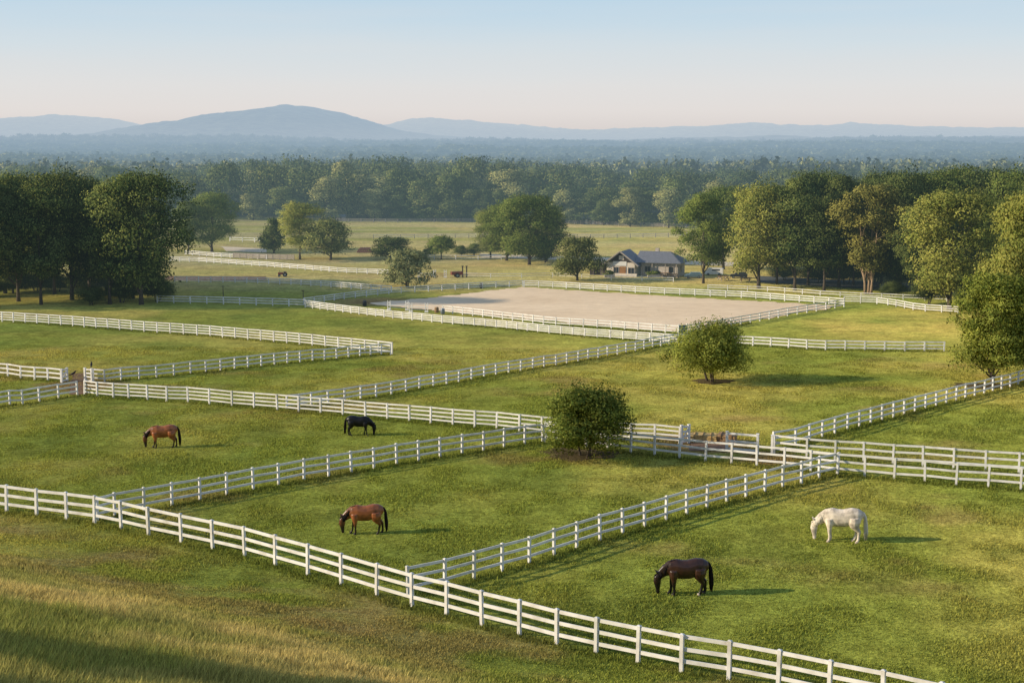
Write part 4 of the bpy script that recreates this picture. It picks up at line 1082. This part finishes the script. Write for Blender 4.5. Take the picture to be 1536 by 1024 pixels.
# arena furniture
tb = empty('gate_panel', W(1024, 503), R(30)); tag(tb, 'dark teal boarded panel at the near corner of the arena', 'panel')
m = MB()
for k in range(4): m.box((0, 0, .2 + k * .29), (1.15, .05, .27))
m.build('boards', M['teal'], tb)
for s in (-1, 1): MB().box((.6 * s, 0, .65), (.12, .12, 1.4)).build('post', M['white'], tb)
def jump(label, px, py, rz, w, mats, wing='white'):
    t = empty('jump', W(px, py), rz); tag(t, label, 'horse jump', 'horse jumps stored around the arena')
    for s in (-1, 1):
        m = MB(); x = s * w / 2
        for dx in (-.18, .18): m.box((x + dx, 0, .65), (.08, .08, 1.3))
        for z in (.2, .6, 1.0): m.box((x, 0, z), (.3, .05, .1))
        m.box((x, 0, .03), (.5, .5, .07)); m.build('jump_stand', M[wing], t)
    for k, mt in enumerate(mats):
        MB().cyl((-w / 2, 0, .35 + .33 * k), (w / 2, 0, .35 + .33 * k), .055, 10).build('pole', M[mt], t)
jump('white jump with stacked poles behind the willow like tree', 640, 416, R(5), 2.6, ['white', 'car_white'])
jump('brown and white jump in the grass right of the willow like tree', 660, 416, R(-8), 1.8, ['hay_dark', 'timber_warm'])
jump('pale jump with blue poles lying along the near arena side', 597, 465, R(-15), 2.6, ['teal', 'car_white'])
jump('pale jump with grey poles near the arena side, right of the blue poles', 628, 468, R(-12), 2.2, ['steel_grey', 'car_white'])
def cart(label, px, py):
    t = empty('farm_cart', W(px, py), R(15)); tag(t, label, 'cart')
    MB().box((0, 0, .72), (1.9, 1.1, .5)).build('box', M['red'], t)
    MB().box((0, 0, .99), (1.8, 1.0, .1)).build('load', M['hay_dark'], t)
    for s in (-1, 1): wheel(t, 0, s * .62, .38, .16)
    MB().bar((.9, 0, .5), (2.1, 0, .35), .08, .08).build('drawbar', M['dark_metal'], t)
cart('small dark red cart in the grass left of two tall posts', 685, 416)
for k, px in enumerate((694, 700)):
    o = MB(); o.cyl((0, 0, -.1), (0, 0, 1.9), .11, 10); o.box((0, 0, 1.9), (.34, .34, .12))
    o = o.build('post', M['timber_dark'], None); o.location = W(px, 416)
    tag(o, ['left', 'right'][k] + ' one of two tall dark posts beside the red cart', 'post', 'dark posts beside the red cart')
def barrel(label, px, py, mat):
    t = empty('barrel', W(px, py)); t.scale = (.68, .68, .72); tag(t, label, 'barrel', 'barrels around the arena')
    MB().tube([(0, 0, -.02), (0, 0, .05), (0, 0, .5), (0, 0, 1.0), (0, 0, 1.05)], [.36, .4, .44, .4, .36], 16).build('body', M[mat], t, True)
    m = MB(); 
    for z in (.28, .75): m.tube([(0, 0, z - .02), (0, 0, z + .02)], [.455, .455], 16)
    m.build('hoop', M['dark_metal'], t)
barrel('dark barrel standing at the left tip of the sand arena', 547, 459, 'dark_metal')
barrel('brown barrel at the end of the inner arena fence', 655, 469, 'hay_dark')
barrel('dark barrel by the back left arena fence', 722, 432, 'dark_metal')
barrel('blue grey barrel in front of the near arena fence', 664, 471, 'steel_grey')
# stacked reddish logs in the far meadow
lg = empty('log_pile', W(549, 379)); lg.scale = (.6, .6, .7); tag(lg, 'reddish log pile in the meadow between two dark trees', 'log pile')
for k, (n_, z) in enumerate(((9, .3), (8, .82), (6, 1.3))):
    for i in range(n_):
        x = (i - n_ / 2) * .62; MB().cyl((x, -1.2, z), (x, 1.2, z), .29, 9).build('log', M['brick'], lg)
# birds at the left gateway
def crow(label, px, py, up, rz):
    p = W(px, py) + Vector((0, 0, up)); t = empty('crow', p, rz); tag(t, label, 'bird', 'black birds by the left gateway')
    b = MB(); b.tube([(-.16, 0, .16), (-.08, 0, .2), (.05, 0, .27), (.14, 0, .36), (.19, 0, .42), (.24, 0, .43)], [.03, .075, .09, .06, .05, .02], 10)
    b.tube([(-.12, 0, .19), (-.28, 0, .12), (-.36, 0, .08)], [.045, .04, .02], 8)
    o = link('body', remesh(b, .016, 3), t); o.data.materials.append(M['feather'])
    MB().tube([(.22, 0, .43), (.30, 0, .42)], [.018, .004], 6).build('beak', M['dark_metal'], t)
    for s in (-1, 1): MB().cyl((.0, .04 * s, 0), (.0, .04 * s, .2), .01, 6).build('leg', M['dark_metal'], t)
    t.scale = (1.15, 1.15, 1.15)
crow('black bird standing on the bare path between the two narrow gates', 110, 565, .04, R(20))
crow('black bird perched on the fence post right of the ladder gate', 138, 574, 1.33, R(100))
# utility posts on the far lane
for (a, lab) in (((455, 456), 'thin dark pole at the left tip of the arena fences'), ((335, 449), 'short dark post in the shaded grass beside the grove')):
    o = MB().tube([(0, 0, -.1), (0, 0, 2.0)], [.06, .05], 8); o.box((0, 0, 1.9), (.5, .06, .06)); o = o.build('pole', M['timber_dark'], None); o.location = W(*a); tag(o, lab, 'pole')

# ------------------------------------------------------------------ grass
def blades(name, label, X, Y, hgt, wid, per, colf, lean=.35, spread=.06, seed=1):
    r = np.random.default_rng(seed); n = len(X) * per
    x = np.repeat(X, per) + r.normal(size=n) * spread; y = np.repeat(Y, per) + r.normal(size=n) * spread
    h = np.repeat(hgt, per) * (.55 + .75 * r.random(n)); w = np.repeat(wid, per) * (.7 + .6 * r.random(n))
    z = ground(x, y) - .02
    a = r.random(n) * 6.283; ca, sa = np.cos(a), np.sin(a)
    la = r.random(n) * 6.283; ll = lean * h * (.3 + r.random(n))
    lx, ly = np.cos(la) * ll + .16 * h, np.sin(la) * ll
    P = np.stack([np.stack([x - ca * w, y - sa * w, z], 1), np.stack([x + ca * w, y + sa * w, z], 1),
                  np.stack([x + ca * w * .8 + lx * .35, y + sa * w * .8 + ly * .35, z + h * .6], 1), np.stack([x - ca * w * .8 + lx * .35, y - sa * w * .8 + ly * .35, z + h * .6], 1),
                  np.stack([x + lx, y + ly, z + h], 1)], 1)
    V = P.reshape(-1, 3); k = np.arange(n)[:, None] * 5
    T = np.concatenate([k + [0, 1, 2], k + [0, 2, 3], k + [3, 2, 4]], 0)
    c = np.repeat(colf(X, Y), per, 0) * (.45 + 1.1 * r.random((n, 1)) ** 1.3)
    c = np.repeat(c, 5, 0)
    return tag(link(name, np_mesh(name, V, T, c, mat=M['blades'])), label, 'grass', kind='stuff')
gr = np.random.default_rng(8)
# long hillside grass
n = 190000
Y = 26 + gr.random(n) ** .9 * 50; X = (gr.random(n) * 2 - 1) * (.40 * Y + 2)
d = hill_d(X, Y) + 2.5 * (fbm(X / 5 + 2, Y / 5 + 3, 3) - .5)
px, py = project(X, Y, ground(X, Y))
keep = (d > 9.0) & (py < 1070) & (px > -40) & (px < 1580)
X, Y, d = X[keep], Y[keep], d[keep]
hh = (.14 + .30 * sstep(9, 20, d)) * (.45 + 1.2 * fbm(X / 2.2, Y / 2.2, 3))
def hcol(x, y):
    b = tone(x, y) * 1.15; r = np.random.default_rng(4).random((len(x), 1))
    return b * (1 - .3 * r) + STRAW * 1.1 * .3 * r
blades('hillside_grass', 'long straw coloured and green grass on the near hillside', X, Y, hh, np.full(len(X), .013), 3, hcol, .36, .10, 3)
# short cropped pasture
n = 560000
u = gr.random(n); Y = 46 * (150 / 46) ** (u ** .8); X = (gr.random(n) * 2 - 1) * (.385 * Y + 2)
d = hill_d(X, Y); px, py = project(X, Y, ground(X, Y))
nn = fbm(X / 2.0 + 5, Y / 2.4 + 3, 3)
keep = (d < 10) & (py < 1050) & (gr.random(n) < .66 + .6 * sstep(.4, .62, nn))
X, Y, nn = X[keep], Y[keep], nn[keep]
blades('pasture_grass', 'short cropped green grass over the paddocks', X, Y, .055 + .075 * sstep(.40, .72, nn), .014 + .00010 * Y, 2, lambda x, y: tone(x, y) * 1.05, .6, .12, 5)

fx, fy = [], []  # longer grass towards the shade side, darkened in colour to deepen fence shadows
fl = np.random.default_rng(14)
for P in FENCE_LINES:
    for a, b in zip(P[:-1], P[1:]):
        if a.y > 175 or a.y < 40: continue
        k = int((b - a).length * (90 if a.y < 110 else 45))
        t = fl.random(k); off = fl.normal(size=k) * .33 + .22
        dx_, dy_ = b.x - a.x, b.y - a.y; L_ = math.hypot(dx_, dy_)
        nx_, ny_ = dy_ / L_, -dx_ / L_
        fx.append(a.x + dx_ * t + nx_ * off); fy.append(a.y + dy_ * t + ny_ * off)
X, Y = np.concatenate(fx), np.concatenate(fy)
blades('fence_shade_grass', 'longer unmown grass along the fences, coloured dark to deepen their shadow', X, Y, .10 + .16 * fl.random(len(X)) ** 2, .015 + .00010 * Y, 2, lambda x, y: tone(x, y) * .45 + DEEP * .4, .5, .08, 15)

# ------------------------------------------------------------------ sky, sun, camera
w = bpy.data.worlds.new('World'); scene.world = w; w.use_nodes = True
n, l = w.node_tree.nodes, w.node_tree.links; n.clear()
az = R(SHADOW_AZ); el = R(SUN_EL)
sun_dir = Vector((-math.cos(az) * math.cos(el), -math.sin(az) * math.cos(el), math.sin(el)))
sky = n.new('ShaderNodeTexSky'); sky.sky_type = 'NISHITA'; sky.sun_disc = False
sky.sun_elevation = el; sky.sun_rotation = math.atan2(sun_dir.x, sun_dir.y)
sky.air_density = 1.0; sky.dust_density = 1.5; sky.ozone_density = 1.5; sky.altitude = 100
sc_ = N(n, 'ShaderNodeVectorMath', operation='SCALE'); sc_.inputs['Scale'].default_value = .09
l.new(sky.outputs[0], sc_.inputs[0])
tc = n.new('ShaderNodeTexCoord'); sp = n.new('ShaderNodeSeparateXYZ'); l.new(tc.outputs['Generated'], sp.inputs[0])
rp = n.new('ShaderNodeValToRGB'); e = rp.color_ramp.elements
e[0].position = 0; e[0].color = (.76, .70, .68, 1)
e[1].position = 1; e[1].color = (.16, .28, .52, 1)
for pos, c in ((.018, (.86, .81, .79)), (.035, (.83, .825, .83)), (.062, (.71, .80, .865)), (.095, (.54, .73, .885)), (.25, (.30, .46, .70))):
    k = e.new(pos); k.color = (*c, 1)
l.new(sp.outputs['Z'], rp.inputs[0])
nz = n.new('ShaderNodeTexNoise'); mp = n.new('ShaderNodeMapping'); mp.inputs['Scale'].default_value = (3, 3, 34)
l.new(tc.outputs['Generated'], mp.inputs[0]); l.new(mp.outputs[0], nz.inputs[0]); nz.inputs['Scale'].default_value = 1.3; nz.inputs['Detail'].default_value = 5
mr = n.new('ShaderNodeMapRange'); mr.inputs[1].default_value = .35; mr.inputs[2].default_value = .75; mr.inputs[3].default_value = 0; mr.inputs[4].default_value = .28
l.new(nz.outputs[0], mr.inputs[0])
m0 = N(n, 'ShaderNodeMix', data_type='RGBA'); m0.inputs[7].default_value = (.84, .80, .79, 1)
l.new(mr.outputs[0], m0.inputs[0]); l.new(rp.outputs[0], m0.inputs[6])
mx = N(n, 'ShaderNodeMix', data_type='RGBA'); mx.inputs[0].default_value = .85
l.new(sc_.outputs[0], mx.inputs[6]); l.new(m0.outputs[2], mx.inputs[7])
bg = n.new('ShaderNodeBackground'); bg.inputs['Strength'].default_value = 1
l.new(mx.outputs[2], bg.inputs[0])
wo = n.new('ShaderNodeOutputWorld'); l.new(bg.outputs[0], wo.inputs[0])

sl = bpy.data.lights.new('sun', 'SUN'); sl.energy = 5.0; sl.angle = R(.6); sl.color = (1, .85, .62)
so = bpy.data.objects.new('sun', sl); COL.objects.link(so); so.location = (-60, -20, 60)
so.rotation_euler = (-sun_dir).to_track_quat('-Z', 'Y').to_euler()

cam = bpy.data.cameras.new('camera'); cam.sensor_width = 36; cam.lens = F / 1536 * 36; cam.clip_start = .5; cam.clip_end = 30000
co = bpy.data.objects.new('camera', cam); COL.objects.link(co)
co.location = (0, 0, HC); co.rotation_euler = (R(90) - PITCH, 0, 0)
scene.camera = co

scene.render.engine = 'CYCLES'
scene.view_settings.view_transform = 'Standard'; scene.view_settings.look = 'None'
scene.view_settings.exposure = 0; scene.view_settings.gamma = 1
cy = scene.cycles
cy.max_bounces = 4; cy.diffuse_bounces = 2; cy.glossy_bounces = 2; cy.transmission_bounces = 2; cy.transparent_max_bounces = 4
cy.use_denoising = True; cy.denoiser = 'OPENIMAGEDENOISE'
cy.use_adaptive_sampling = True; cy.adaptive_threshold = .01
cy.sample_clamp_indirect = 6
